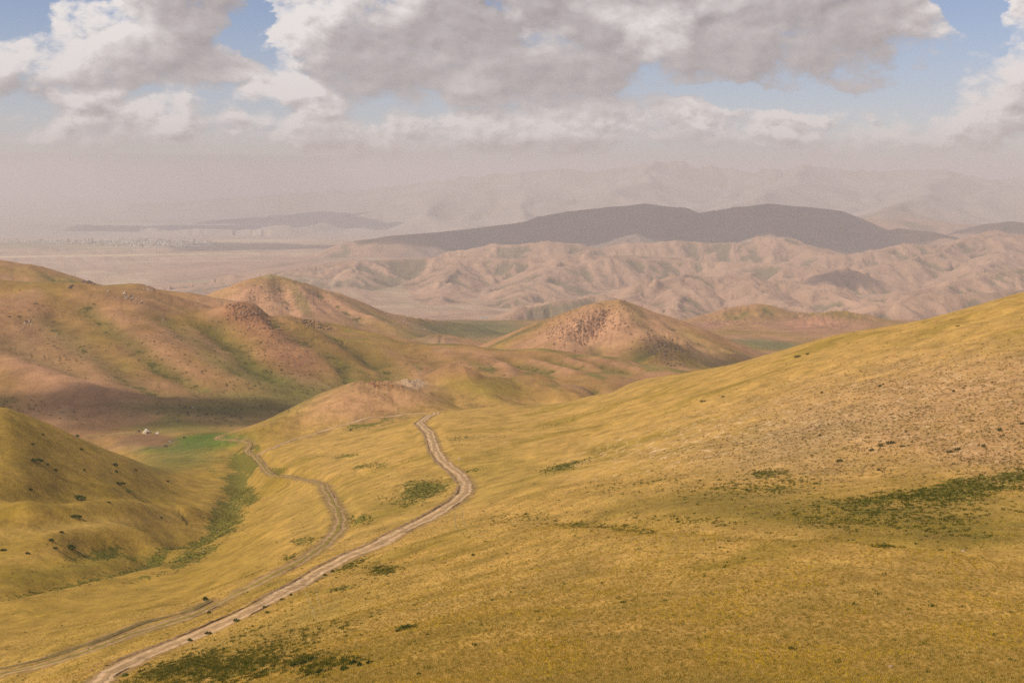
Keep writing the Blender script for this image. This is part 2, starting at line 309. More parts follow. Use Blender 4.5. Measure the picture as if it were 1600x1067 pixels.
# ------------------------------------------------------------------ hills and ridges: crest lines with falling flanks
# name: (crest [(u, v, forward distance)...], slope on the near side, slope on the far side, rounding, blend)
RIDGES = [
 # small bare hill beside the track and the mounds behind it
 ([(420,662,905),(470,642,930),(520,621,945),(560,601,955),(578,595,955),(606,596,958),(630,607,962),(665,622,965),(700,640,960)], .42, .45, 10, 8),
 ([(618,600,1000),(645,591,1010),(668,603,1010),(690,622,1000)], .45, .45, 6, 4),
 ([(664,592,1050),(700,586,1060),(730,576,1065),(752,583,1070),(785,593,1075),(812,591,1080),(835,589,1085),(862,597,1090),(890,606,1095),(925,612,1090)], .38, .38, 9, 6),
 ([(730,576,1065),(760,610,1010),(800,632,960)], .35, .4, 8, 6),
 ([(835,589,1085),(890,612,1030)], .35, .4, 8, 6),
 # long left range
 ([(-700,420,1500),(-300,430,1480),(0,442,1450),(50,447,1450),(100,452,1460),(150,458,1460),(200,464,1460),(250,475,1460),(300,488,1470),(345,502,1480)], .36, .4, 30, 14),
 ([(100,452,1460),(150,500,1370),(210,560,1290),(270,600,1230)], .30, .34, 40, 26),
 ([(-60,445,1440),(0,500,1360),(60,560,1280),(120,610,1215)], .30, .34, 40, 26),
 ([(-250,520,1330),(-100,540,1250),(20,575,1200),(110,600,1170),(190,632,1140),(250,655,1115)], .26, .32, 40, 26),
 ([(215,468,1455),(260,520,1370),(330,580,1290),(400,625,1220)], .30, .34, 40, 26),
 ([(345,502,1480),(372,478,1450),(392,486,1440),(430,510,1420),(475,542,1390),(520,575,1350),(560,603,1300)], .42, .38, 12, 8),
 ([(372,478,1450),(405,478,1560),(435,488,1600),(462,495,1600),(494,504,1600),(525,510,1580),(556,521,1550),(581,531,1520),(619,535,1500),(650,538,1490),(700,544,1480),(760,546,1480),(840,549,1480),(900,556,1450),(960,563,1420),(1040,573,1380),(1100,585,1330)], .36, .3, 12, 10),
 ([(556,521,1550),(600,560,1420),(650,590,1340)], .3, .3, 16, 10),
 ([(700,544,1480),(760,575,1380),(800,592,1320)], .28, .3, 20, 14),
 ([(840,549,1480),(900,575,1360),(930,590,1300)], .28, .3, 20, 14),
 ([(960,563,1420),(1000,580,1350)], .28, .3, 20, 14),
 # dark ridge behind the left range
 ([(60,460,1900),(110,453,1900),(165,446,1900),(205,443,1900),(240,452,1900),(290,457,1900),(330,466,1880),(380,484,1850),(420,500,1820)], .4, .4, 14, 8),
 ([(-300,380,2500),(-100,395,2400),(0,408,2300),(40,413,2300),(90,431,2280),(125,446,2260),(160,460,2240)], .4, .4, 30, 16),
 ([(112,445,3300),(135,439,3300),(152,447,3300)], .5, .5, 10, 6),
 # stony peak left of the middle
 ([(340,475,2450),(362,458,2480),(395,440,2500),(428,430,2500),(450,435,2500),(480,446,2510),(510,459,2520),(545,476,2540),(600,489,2580),(665,498,2650),(740,507,2750)], .50, .45, 8, 8),
 ([(428,430,2500),(440,470,2380),(455,500,2290)], .36, .4, 18, 10),
 ([(510,459,2520),(560,495,2430),(620,515,2370)], .32, .4, 18, 10),
 ([(395,440,2500),(375,480,2380)], .4, .4, 18, 10),
 ([(650,532,2080),(690,522,2080),(715,527,2070),(740,538,2050)], .3, .3, 26, 10),
 # stony cone right of the middle
 ([(790,546,1900),(850,524,1900),(895,497,1900),(935,475,1900),(965,470,1900),(985,477,1900),(1020,497,1900),(1060,513,1900),(1100,526,1900),(1150,541,1900),(1205,556,1900)], .52, .45, 6, 7),
 ([(965,470,1900),(985,510,1800),(1040,545,1700),(1080,575,1640)], .40, .40, 14, 10),
 ([(935,475,1900),(880,530,1780),(850,552,1730)], .34, .4, 16, 10),
 ([(1060,513,1900),(1130,550,1780)], .34, .4, 14, 10),
 # reddish hills at the right
 ([(1060,510,3200),(1100,494,3200),(1150,482,3200),(1185,477,3200),(1215,484,3220),(1260,491,3250),(1310,492,3250)], .40, .4, 24, 14),
 ([(1185,477,3200),(1200,510,3020),(1160,525,2920)], .34, .4, 24, 14),
 ([(1190,520,2950),(1240,505,3000),(1280,495,3020),(1320,486,3040),(1350,491,3040),(1372,505,3040),(1450,520,3000)], .34, .4, 24, 14),
 # eroded hills
 ([(780,500,4100),(830,480,4200),(870,470,4250),(930,463,4300),(975,474,4300),(1030,490,4250)], .40, .36, 28, 16),
 ([(610,505,4300),(700,492,4600),(760,485,4800)], .25, .3, 28, 16),
 ([(420,470,6000),(500,425,6300),(560,408,6500),(640,404,6600),(720,402,6600),(800,404,6500),(880,400,6600),(960,398,6700),(1040,402,6700)], .38, .2, 40, 22),
 ([(330,448,6400),(400,436,6500),(470,424,6500),(540,412,6600)], .16, .12, 34, 22),
 ([(400,436,6500),(380,452,6000),(430,462,5600)], .16, .14, 34, 22),
 ([(470,424,6500),(480,450,5700),(520,470,5200)], .2, .16, 34, 22),
 ([(560,408,6500),(540,445,5900),(590,480,5300)], .40, .36, 34, 22),
 ([(720,402,6600),(700,440,5900),(690,470,5300)], .40, .36, 34, 22),
 ([(880,400,6600),(860,430,5900),(800,465,5200)], .40, .36, 34, 22),
 ([(960,470,4700),(1020,443,5000),(1075,430,5200),(1120,433,5200),(1180,430,5300),(1250,440,5200),(1310,455,5000),(1350,475,4700)], .42, .36, 34, 22),
 ([(1075,430,5200),(1050,465,4700),(1040,490,4300)], .40, .36, 34, 22),
 ([(1180,430,5300),(1190,465,4700),(1220,480,4300)], .40, .36, 34, 22),
 ([(880,420,6200),(960,402,6400),(1050,405,6500),(1130,410,6400),(1200,412,6200),(1300,420,6000)], .36, .34, 34, 22),
 ([(930,392,7400),(980,381,7600),(1030,379,7600),(1060,376,7600),(1110,380,7600),(1150,378,7500),(1190,372,7500),(1235,371,7500),(1262,382,7400),(1290,392,7200)], .44, .36, 50, 30),
 ([(700,395,7600),(790,383,7700),(850,378,7700),(900,382,7600)], .36, .3, 30, 30),
 ([(1290,400,7000),(1350,392,7000),(1420,380,7200),(1500,385,7200)], .36, .3, 30, 30),
 ([(1320,440,5900),(1370,415,6200),(1430,400,6400),(1490,408,6400),(1540,420,6000)], .42, .36, 28, 16),
 ([(1440,415,6500),(1500,378,7300),(1560,362,7800),(1600,368,7900),(1700,360,8000),(1900,350,8000)], .42, .36, 28, 16),
 ([(1400,460,4900),(1480,445,5100),(1560,425,5300),(1650,410,5400),(1800,400,5400)], .40, .36, 28, 16),
 ([(1290,505,3900),(1390,475,4200),(1450,462,4300),(1530,460,4300),(1640,450,4400)], .40, .36, 28, 16),
 ([(1560,362,7800),(1570,400,6700),(1540,420,6000)], .40, .36, 28, 16),
 # long dark ridge under the cloud shadow
 ([(560,378,8900),(620,368,9000),(690,362,9200),(740,357,9300),(800,349,9400),(850,338,9500),(900,330,9500),(955,323,9500),(1010,320,9500),(1050,324,9500),(1083,333,9500),(1115,329,9500),(1150,323,9500),(1200,320,9500),(1250,323,9500),(1300,329,9500),(1330,343,9400),(1370,357,9300),(1420,369,9100)], .42, .4, 60, 30),
 ([(1010,320,9500),(1000,360,8800),(960,385,8300)], .36, .4, 60, 30),
 ([(1200,320,9500),(1210,355,8800),(1190,375,8300)], .36, .4, 60, 30),
 ([(1340,341,11500),(1400,344,11500),(1450,346,11500),(1500,350,11500),(1540,352,11500)], .35, .35, 60, 30),
 ([(1360,372,8800),(1410,357,8900),(1450,362,8900),(1490,378,8600)], .32, .35, 60, 30),
 ([(1520,360,10200),(1550,349,10200),(1575,346,10200),(1610,350,10200),(1700,356,10200)], .35, .35, 60, 30),
 # low hills beside the plain, mesa at the far left
 ([(-300,350,15000),(0,349,15000),(120,350,15000),(200,353,14800),(240,358,14500)], .5, .1, 30, 20),
 ([(245,360,14000),(300,357,14000),(350,359,14000),(400,353,14000),(440,351,14000),(475,358,14000),(500,366,13800)], .22, .2, 60, 40),
 ([(340,345,17000),(420,338,17500),(500,330,18000),(560,335,17500)], .2, .2, 90, 60),
 # mountains
 ([(480,352,14500),(560,335,15500),(620,318,16000),(690,303,16500),(760,296,16500),(830,298,16500),(900,302,16500),(980,312,16000),(1060,322,15500)], .30, .3, 150, 80),
 ([(690,303,16500),(660,340,14500)], .26, .3, 120, 80),
 ([(830,298,16500),(800,335,14200)], .26, .3, 120, 80),
 ([(200,320,21580),(400,305,21580),(560,296,21165),(640,288,20750),(720,276,20335),(800,268,19920),(860,264,19920),(910,264,19920),(960,259,19920),(1010,252,19920),(1035,253,19920),(1062,252,19920),(1085,258,19920),(1110,256,19920),(1145,262,19920),(1175,267,19505),(1200,263,19505),(1235,266,19505),(1270,260,19505),(1300,267,19505),(1345,264,19505),(1390,267,19090),(1430,265,19090),(1475,268,19090),(1510,273,19090),(1540,281,18675),(1562,287,18675),(1580,279,18675),(1610,275,18675),(1700,278,18675),(2000,270,18675)], .30, .3, 80, 60),
 ([(1010,252,19920),(1000,285,17015),(960,300,15355)], .26, .3, 150, 100),
 ([(1270,260,19505),(1230,290,16185),(1180,310,14110)], .26, .3, 150, 100),
 ([(1475,268,19090),(1440,300,15355),(1400,325,12450)], .26, .3, 150, 100),
 ([(1610,275,18675),(1600,310,14525)], .26, .3, 150, 100),
]
RC = slice(max(NI[0] - 10, 0), NI[1] + 10)
def world_line(l): return np.array([pix(*p) for p in l])
# gentle warp so that crests and spurs wander
wx = np.zeros_like(X); wy = np.zeros_like(X)
for (r0, r1, sc, am) in ((800, 4200, 160, 14), (3300, 13000, 700, 75), (11000, 40000, 2600, 320)):
    a = np.searchsorted(LR, math.log(r0)); b = np.searchsorted(LR, math.log(r1)); sl_ = slice(a, b)
    m = sst(LRg[sl_], math.log(r0), math.log(r0 * 1.3)) * (1 - sst(LRg[sl_], math.log(r1 / 1.3), math.log(r1)))
    wx[sl_] += am * m * fbm(X[sl_], Y[sl_], sc, 3, 5); wy[sl_] += am * m * fbm(X[sl_], Y[sl_], sc, 3, 11)
XW = X + wx; YW = Y + wy
BASE = Z.copy()
for line, sn, sf, rnd, blend in RIDGES:
    W = world_line(line); Y0, Y1 = W[:, 1].min(), W[:, 1].max(); hgt = 420 if Y0 > 3500 else 150
    if Y0 > 14000: hgt = 900
    reach = hgt / min(sn, sf) * 1.1
    r0 = max(Y0 - reach, 30); r1 = (Y1 + reach) * 1.12
    a = np.searchsorted(LR, math.log(r0)); b = np.searchsorted(LR, math.log(r1)); sl_ = slice(max(a, 0), b)
    x = XW[sl_, RC]; y = YW[sl_, RC]
    best = np.full(x.shape, -1e9)
    for i in range(len(W) - 1):
        A, B = W[i], W[i + 1]; dx, dy = B[0] - A[0], B[1] - A[1]; L2 = dx * dx + dy * dy
        if L2 < 1: continue
        t = np.clip(((x - A[0]) * dx + (y - A[1]) * dy) / L2, 0, 1)
        ex = x - (A[0] + t * dx); ey = y - (A[1] + t * dy); d = np.sqrt(ex * ex + ey * ey)
        near = ey < 0
        sl2 = np.where(near, sn, sf)
        h = A[2] + t * (B[2] - A[2]) - sl2 * (np.sqrt(d * d + rnd * rnd) - rnd)
        best = np.maximum(best, h)
    zz = Z[sl_, RC]
    Z[sl_, RC] = smax(zz, best, blend)

def grad(Zf):
    """gradient in world x, y of a field on the polar grid"""
    dr = np.gradient(Zf, axis=0) / np.gradient(RR, axis=0)
    dt = np.gradient(Zf, axis=1) / (np.gradient(TH)[None, :] * RR)
    s, c = np.sin(THg), np.cos(THg)
    return dr * s + dt * c, dr * c - dt * s
GX, GY = grad(Z)
SL = np.sqrt(GX * GX + GY * GY)
GUL = np.zeros_like(Z, dtype=np.float32)        # where gullies run (negative) and ribs stand (positive)
ZC = slice(max(NI[0] - 70, 0), NI[1] + 70)
for (r0, r1, wave, amp, octv, seed, br) in ((130, 1050, 75, .9, 2, 3, .8), (850, 4300, 135, 3.0, 2, 9, .6), (3500, 9800, 460, 16, 1, 21, .6), (3500, 9800, 190, 17, 2, 57, .7), (3700, 8600, 85, 8, 2, 63, .6), (8200, 13500, 420, 12, 3, 23, .8), (11500, 40000, 1500, 70, 3, 33, .8)):
    a = np.searchsorted(LR, math.log(r0)); b = np.searchsorted(LR, math.log(r1)); sl_ = (slice(a, b), ZC)
    lo = sst(LRg[sl_], math.log(r0), math.log(r0 * 1.22)); hi = 1 - sst(LRg[sl_], math.log(r1 / 1.22), math.log(r1))
    m = (lo * hi).astype(np.float32)
    # a smoother gradient for the direction of the largest gullies
    g = gullies(X[sl_] + 0.12 * wave * fbm(X[sl_], Y[sl_], wave * .7, 2, seed), Y[sl_], GX[sl_], GY[sl_], wave, octv, seed, br)
    steep = sst(SL[sl_], .05, .30)
    GUL[sl_] += m * g * steep
    Z[sl_] += amp * m * steep * (g - (.15 if r0 < 11000 else .8))
# plain relief of every size
for (r0, r1, sc, amp, octv) in ((20, 1100, 60, .55, 4), (20, 700, 7, .10, 3), (900, 4300, 70, .9, 5), (3500, 14000, 380, 4, 5), (11000, 40000, 2500, 30, 4)):
    a = np.searchsorted(LR, math.log(r0)); b = np.searchsorted(LR, math.log(r1)); sl_ = slice(a, b)
    m = sst(LRg[sl_], math.log(r0), math.log(r0 * 1.25)) * (1 - sst(LRg[sl_], math.log(r1 / 1.25), math.log(r1)))
    flat = 0.25 + 0.75 * sst(SL[sl_], .02, .2)
    Z[sl_] += amp * m * flat * fbm(X[sl_], Y[sl_], sc, octv, 41)
# broken rock on the stony tops
def spot(u, v, ru, rv, r, k=.16):
    """soft 0..1 mask round a place given by direction and distance"""
    p = pix(u, v, r); th = math.atan2(p[0], p[1]); t = p[2] / math.hypot(p[0], p[1]); lr = math.log(math.hypot(p[0], p[1]))
    q = ((THg - th) * F / ru) ** 2 + ((Z / RR - t) * F / rv) ** 2
    return (1 - sst(q, .3, 1.3)) * (1 - sst(np.abs(LRg - lr), k * .6, k))
for u, v, ru, rv, r, sc, amp in ((915,508,80,34,1850,10,2.6),(1035,545,45,24,1700,8,2.6),(430,465,85,36,2420,12,1.8),(385,492,45,22,1460,7,1.0),(450,535,80,40,1400,14,.5),(590,602,45,13,955,6,.7),(645,598,26,11,1010,6,.6),
                                 (1150,495,60,18,3150,40,5),(1290,500,60,16,3040,40,5)):
    m = spot(u, v, ru, rv, r); a_ = np.nonzero(m.max(1) > .01)[0]; b_ = np.nonzero(m.max(0) > .01)[0]
    if not len(a_): continue
    sl_ = (slice(a_[0], a_[-1] + 1), slice(b_[0], b_[-1] + 1))
    n = fbm(X[sl_] * .7 + Y[sl_] * .7, (Y[sl_] - X[sl_]) * 1.7, sc, 4, 71)
    Z[sl_] += m[sl_] * amp * (1 - 2.6 * np.abs(n))
def cast(u, v, rmin=60):
    """where the line of sight through (u, v) of the photograph meets the ground"""
    p = pix(u, v, 1.0); th = math.atan2(p[0], p[1]); t = p[2] / math.hypot(p[0], p[1])
    j = int(np.clip(np.searchsorted(TH, th) - 1, 0, nc - 2)); f = (th - TH[j]) / (TH[j + 1] - TH[j])
    zc = Z[:, j] * (1 - f) + Z[:, j + 1] * f; tt = zc / np.exp(LR)
    k = np.nonzero((tt >= t) & (LR > math.log(rmin)))[0]
    k = k[0] if len(k) else nr - 1
    g = (t - tt[k - 1]) / (tt[k] - tt[k - 1] + 1e-12) if k > 0 else 0
    lr = LR[k - 1] + min(max(g, 0), 1) * (LR[k] - LR[k - 1]); r = math.exp(lr)
    return np.array([r * math.sin(th), r * math.cos(th), t * r])
def zat(x, y):
    x = np.atleast_1d(np.asarray(x, float)); y = np.atleast_1d(np.asarray(y, float))
    return interp_grid(TH, LR, Z, np.arctan2(x, y), np.log(np.hypot(x, y)))
def z1(x, y): return float(zat(x, y)[0])

# hollows (depth > 0) and low crests (depth < 0) followed along their length
LUSH = np.zeros(Z.shape, np.float32); REDL = np.zeros(Z.shape, np.float32)
LINES = [ # points in the photograph, half width m, depth m, damp green 0..1, bare soil 0..1
 ([(60,486),(100,522),(150,556),(200,592),(262,622)], 20, 6, .75, 0), ([(118,466),(160,500),(210,540),(262,578),(330,612)], 17, 5, .8, 0),
 ([(236,478),(290,516),(330,552),(385,590)], 17, 5, .7, 0), ([(322,496),(352,524),(392,562),(438,598)], 20, 8, .95, 0),
 ([(400,482),(440,508),(490,540),(540,574),(572,602)], 12, 4, .9, 0), ([(0,520),(60,556),(140,592)], 18, 5, .7, 0), ([(470,500),(530,530),(600,575),(640,598)], 14, 4, .75, 0),
 ([(30,470),(75,505),(125,545),(180,585),(250,618)], 15, -3, 0, .8), ([(150,478),(200,520),(260,560),(330,598)], 14, -3, 0, .75), ([(280,500),(320,540),(370,585)], 12, -2.5, 0, .5), ([(0,560),(80,590),(170,625)], 18, -4, 0, .8),
 ([(560,545),(620,570),(690,588)], 12, 3, .5, 0), ([(650,560),(700,575),(760,592)], 12, -2, 0, .6),
 ([(690,570),(750,578),(800,584)], 9, 6, 1, 0), ([(780,556),(840,574),(870,584)], 9, 6, 1, 0), ([(850,556),(900,572),(930,580)], 9, 6, 1, 0), ([(900,560),(960,574),(1000,582)], 9, 6, 1, 0), ([(940,556),(1010,572)], 8, 4, .9, 0), ([(870,600),(930,606),(960,612)], 8, 5, .9, 0),
 ([(820,562),(870,578),(900,588)], 9, -4, 0, .9), ([(880,560),(930,576)], 9, -4, 0, .9), ([(740,556),(790,572),(840,586)], 9, -4, 0, .8), ([(930,562),(980,576)], 8, -3, 0, .8),
 ([(432,434),(442,458),(452,480),(458,496)], 16, 12, .95, 0), ([(486,450),(530,480),(575,505)], 14, 9, .9, 0), ([(405,470),(425,490),(450,508)], 12, 8, .9, 0), ([(395,448),(385,465),(378,480)], 14, -6, 0, .8), ([(462,446),(478,470),(500,495)], 14, -7, 0, .9), ([(510,462),(550,488),(590,503)], 14, -6, 0, .8),
 ([(1000,490),(1050,520),(1110,555)], 10, 5, .8, 0), ([(1040,505),(1100,535),(1150,552)], 9, 5, .8, 0), ([(985,486),(1030,516),(1085,550)], 9, -4, 0, .7), ([(940,480),(905,510),(870,540)], 9, -4, 0, .8), ([(960,478),(935,510),(905,540)], 8, 5, .2, 0),
 # gully of the near valley
 ([(-40,940),(60,920),(120,905),(200,886),(262,862),(320,836),(348,806),(364,775),(378,745),(374,716),(366,696)], 7, 3.0, .95, 0),
 ([(0,815),(100,806),(200,796),(270,800),(325,812)], 13, -6.5, 0, .0), ([(30,868),(110,846),(190,838),(240,852),(280,870)], 9, -4.0, 0, 0), ([(20,788),(100,784),(180,780),(260,784)], 14, 5.0, .15, 0), ([(150,762),(230,776),(300,792)], 7, -1.8, 0, 0), ([(90,872),(150,860),(200,858),(225,868)], 7, 3, .8, 0),
 ([(0,960),(90,930),(200,905),(300,880),(370,850),(430,820)], 8, -1.6, 0, 0), ([(330,900),(380,870),(440,835)], 6, -1.2, 0, 0),
 # fold where the near slope meets the flank at the right
 ([(745,790),(820,800),(900,813),(1040,827),(1200,838),(1350,849),(1480,860),(1620,876)], 10, 2.6, .45, 0), ([(760,802),(900,828),(1040,842),(1200,856),(1350,870),(1600,900)], 10, -2.0, 0, 0),
 ([(1130,612),(1060,634),(1000,652),(940,668),(870,690)], 6, 1.6, .55, 0), ([(1600,478),(1500,500),(1400,532),(1280,572),(1150,612),(1000,662)], 10, -1.6, 0, 0),
]
def line_dist(pts, reach):
    P_ = np.array([cast(*p)[:2] for p in pts]); r_ = np.hypot(P_[:, 0], P_[:, 1]); t_ = np.arctan2(P_[:, 0], P_[:, 1])
    i0, i1 = np.searchsorted(LR, math.log(max(r_.min() - 3 * reach, 20))), np.searchsorted(LR, math.log(r_.max() + 3 * reach))
    j0, j1 = np.searchsorted(TH, t_.min() - 3 * reach / r_.min()), np.searchsorted(TH, t_.max() + 3 * reach / r_.min())
    sl_ = (slice(i0, i1), slice(j0, j1)); k = reach * .35
    x = X[sl_] + k * fbm(X[sl_], Y[sl_], reach * 3, 2, 91); y = Y[sl_] + k * fbm(X[sl_], Y[sl_], reach * 3, 2, 92); best = np.full(x.shape, 1e9); s_ = np.zeros(x.shape)
    for i in range(len(P_) - 1):
        A, B = P_[i], P_[i + 1]; d_ = B - A; L2 = d_ @ d_ + 1e-9; t = np.clip(((x - A[0]) * d_[0] + (y - A[1]) * d_[1]) / L2, 0, 1)
        d = np.hypot(x - A[0] - t * d_[0], y - A[1] - t * d_[1]); m = d < best; best[m] = d[m]; s_[m] = ((i + t) / (len(P_) - 1))[m]
    return sl_, best, s_
FEAT = [(line_dist(p, w), w, dp, gr, so) for p, w, dp, gr, so in LINES]
for (sl_, d, s_), w, dp, gr, so in FEAT:
    end = np.minimum(sst(s_, -.02, .12), 1 - sst(s_, .88, 1.02)); g = np.exp(-(d / w) ** 2)
    Z[sl_] -= dp * g * end
    LUSH[sl_] = np.maximum(LUSH[sl_], gr * np.exp(-(d / (w * .75)) ** 2) * end); REDL[sl_] = np.maximum(REDL[sl_], so * g * end)
GX, GY = grad(Z); SL = np.sqrt(GX * GX + GY * GY)

# ------------------------------------------------------------------ tracks: their lines, and the ground graded under them
def smooth_path(pts, step, it=3):
    P_ = np.array([cast(u, v)[:2] for u, v in pts]); 
    d = np.r_[0, np.cumsum(np.hypot(*np.diff(P_, axis=0).T))]; n = max(int(d[-1] / step), 8)
    s = np.linspace(0, d[-1], n); Q = np.stack([np.interp(s, d, P_[:, 0]), np.interp(s, d, P_[:, 1])], 1)
    for _ in range(it):
        k = max(int(7 / step), 1)
        for __ in range(k):
            Q[1:-1] = (Q[:-2] + 2 * Q[1:-1] + Q[2:]) / 4
    return Q
MAIN = [(90,1100),(135,1078),(172,1051),(212,1030),(250,1015),(300,995),(350,972),(400,948),(450,922),(500,893),(550,867),(600,845),(650,818),(685,800),(713,783),(727,770),(730,757),(722,745),(707,732),(692,720),(681,705),(675,687),(671,676),(662,667),(656,661),(663,655),(672,649),(682,645)]
SIDE = [(-60,1080),(0,1055),(50,1042),(100,1026),(150,1010),(212,988),(250,977),(300,960),(350,937),(400,913),(425,898),(462,878),(487,865),(512,846),(527,830),(534,813),(528,797),(518,780),(508,765),(508,757),(488,750),(462,746),(432,744),(417,736),(407,722),(398,712),(386,706),(391,696),(394,690),(378,689),(360,687),(347,686.5),(339,684),(343,681.5),(352,680.5)]
LOWT = [(-60,1063),(0,1046),(75,1025),(150,1001),(225,973),(290,957),(330,940)]
FOOT = [(398,711),(425,700),(462,686),(500,675),(550,660),(600,651),(640,647),(668,645)]
TENT = [(142,684),(167,679),(192,676),(212,675)]
PATHS = [('dirt_road', MAIN, 1.9, 1.0), ('dirt_road', SIDE, 1.7, 1.0), ('track', LOWT, .9, 1.0), ('path', FOOT, .9, 1.0), ('path', TENT, 1.3, 1.2)]
PATHS = [(n, smooth_path(p, st), hw) for n, p, hw, st in PATHS]
RD = np.full(Z.shape, 1e9, dtype=np.float32)           # distance to the nearest track
ia, ib = np.searchsorted(LR, math.log(90)), np.searchsorted(LR, math.log(1250)); ja, jb = NI
xs, ys = X[ia:ib, ja:jb], Y[ia:ib, ja:jb]
for nme, Q, hw in PATHS:
    zc = zat(Q[:, 0], Q[:, 1]); k = 9
    zc = np.convolve(np.pad(zc, k, mode='edge'), np.ones(2 * k + 1) / (2 * k + 1), 'valid')
    q = Q[::4]; q = np.vstack([q, Q[-1:]]); zq = np.r_[zc[::4], zc[-1:]]
    best = np.full(xs.shape, 1e9); bz = np.zeros(xs.shape)
    bx0, bx1, by0, by1 = q[:, 0].min() - 12, q[:, 0].max() + 12, q[:, 1].min() - 12, q[:, 1].max() + 12
    sel = (xs > bx0) & (xs < bx1) & (ys > by0) & (ys < by1); sx, sy = xs[sel], ys[sel]; sb = np.full(sx.shape, 1e9); sz = np.zeros(sx.shape)
    for i in range(len(q) - 1):
        A, B = q[i], q[i + 1]; d_ = B - A; L2 = d_ @ d_ + 1e-9
        t = np.clip(((sx - A[0]) * d_[0] + (sy - A[1]) * d_[1]) / L2, 0, 1)
        d = np.hypot(sx - A[0] - t * d_[0], sy - A[1] - t * d_[1]); m = d < sb
        sb[m] = d[m]; sz[m] = (zq[i] + t * (zq[i + 1] - zq[i]))[m]
    best[sel] = sb; bz[sel] = sz
    w = 1 - sst(best, hw + 0.9, hw + 5.5)
    zs = Z[ia:ib, ja:jb]; Z[ia:ib, ja:jb] = zs * (1 - w) + (bz - 0.10) * w
    RD[ia:ib, ja:jb] = np.minimum(RD[ia:ib, ja:jb], best - hw)


# ------------------------------------------------------------------ what grows or lies bare where
GX, GY = grad(Z); SL = np.sqrt(GX * GX + GY * GY)
TT = Z / RR
def patch(u, v, ru, rv, ang=0, depth=.22, soft=.7):
    """a patch of ground round the spot seen at (u, v), extents as seen in photograph pixels"""
    c = cast(u, v); th = math.atan2(c[0], c[1]); r = math.hypot(c[0], c[1]); t = c[2] / r
    j0, j1 = np.searchsorted(TH, th - 2.2 * max(ru, rv) / F), np.searchsorted(TH, th + 2.2 * max(ru, rv) / F)
    i0, i1 = np.searchsorted(LR, math.log(r) - depth * 1.6), np.searchsorted(LR, math.log(r) + depth * 1.6)
    out = np.zeros(Z.shape, dtype=np.float32)
    du = (THg[i0:i1, j0:j1] - th) * F; dv = -(TT[i0:i1, j0:j1] - t) * F
    a = R(ang); p = (du * math.cos(a) + dv * math.sin(a)) / ru; q = (-du * math.sin(a) + dv * math.cos(a)) / rv
    rr = np.sqrt(p * p + q * q) + .35 * fbm(X[i0:i1, j0:j1], Y[i0:i1, j0:j1], r * .05, 3, 77)
    g = 1 - sst(np.abs(LRg[i0:i1, j0:j1] - math.log(r)), depth, depth * 1.5)
    out[i0:i1, j0:j1] = (1 - sst(rr, 1 - soft, 1 + soft * .5)) * g
    return out
def fbm_r(r0, r1, scale, octv, seed):
    out = np.zeros(Z.shape, dtype=np.float32)
    a = np.searchsorted(LR, math.log(r0)); b = np.searchsorted(LR, math.log(r1))
    out[a:b] = fbm(X[a:b], Y[a:b], scale, octv, seed); return out
def lay(colr, mask):
    m = np.clip(mask, 0, 1)[..., None].astype(np.float32)
    global ALB
    ALB = ALB * (1 - m) + np.array(colr, np.float32) * m
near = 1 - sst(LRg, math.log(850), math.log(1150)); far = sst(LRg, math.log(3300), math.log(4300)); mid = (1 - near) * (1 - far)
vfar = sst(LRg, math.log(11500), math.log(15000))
ALB = np.zeros(Z.shape + (3,), np.float32); ALB[:] = (.465, .285, .075)
# near slopes: dry golden grass, greener where the ground stays damp
nA = fbm_r(40, 1500, 45, 4, 201); nB = fbm_r(40, 1500, 14, 4, 202); nC = fbm_r(40, 1500, 150, 3, 203); nD = fbm_r(40, 1500, 4.5, 3, 204)
lay((.28, .19, .028), near * sst(nA + .4 * nB, .0, .45) * .8)
lay((.42, .265, .075), near * sst(-nA + .5 * nC, .05, .5) * .6)
lay((.25, .165, .035), near * sst(nB, .1, .4) * .35)
# left hill: olive grass
lefth = sst(-THg, R(7.0), R(12)) * near * sst(LRg, math.log(330), math.log(420))
lay((.285, .185, .020), lefth * .6)
# stony, sparsely grown flank at the right
rs = patch(1420, 640, 330, 88, -14, .5, .9) + patch(1620, 660, 200, 85, -8, .5, .8)
rs = np.clip(rs, 0, 1)
lay((.46, .27, .125), rs * (.8 + .3 * nB))
lay((.40, .27, .13), patch(1250, 690, 150, 40, -18, .3, .9) * .5)
# mid hills
mA = fbm_r(700, 4500, 260, 4, 211); mB = fbm_r(700, 4500, 60, 4, 212); mC = fbm_r(700, 4500, 700, 2, 213)
lay((.31, .178, .060), mid)
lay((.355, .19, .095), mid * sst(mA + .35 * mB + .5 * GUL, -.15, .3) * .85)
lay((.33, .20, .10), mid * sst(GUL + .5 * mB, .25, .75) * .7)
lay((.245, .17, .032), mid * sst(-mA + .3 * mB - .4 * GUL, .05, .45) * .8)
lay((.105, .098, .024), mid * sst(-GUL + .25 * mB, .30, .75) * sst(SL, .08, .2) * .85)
lay((.17, .15, .035), mid * (1 - sst(SL, .03, .12)) * (1 - sst(LRg, math.log(2200), math.log(2400))) * .9)
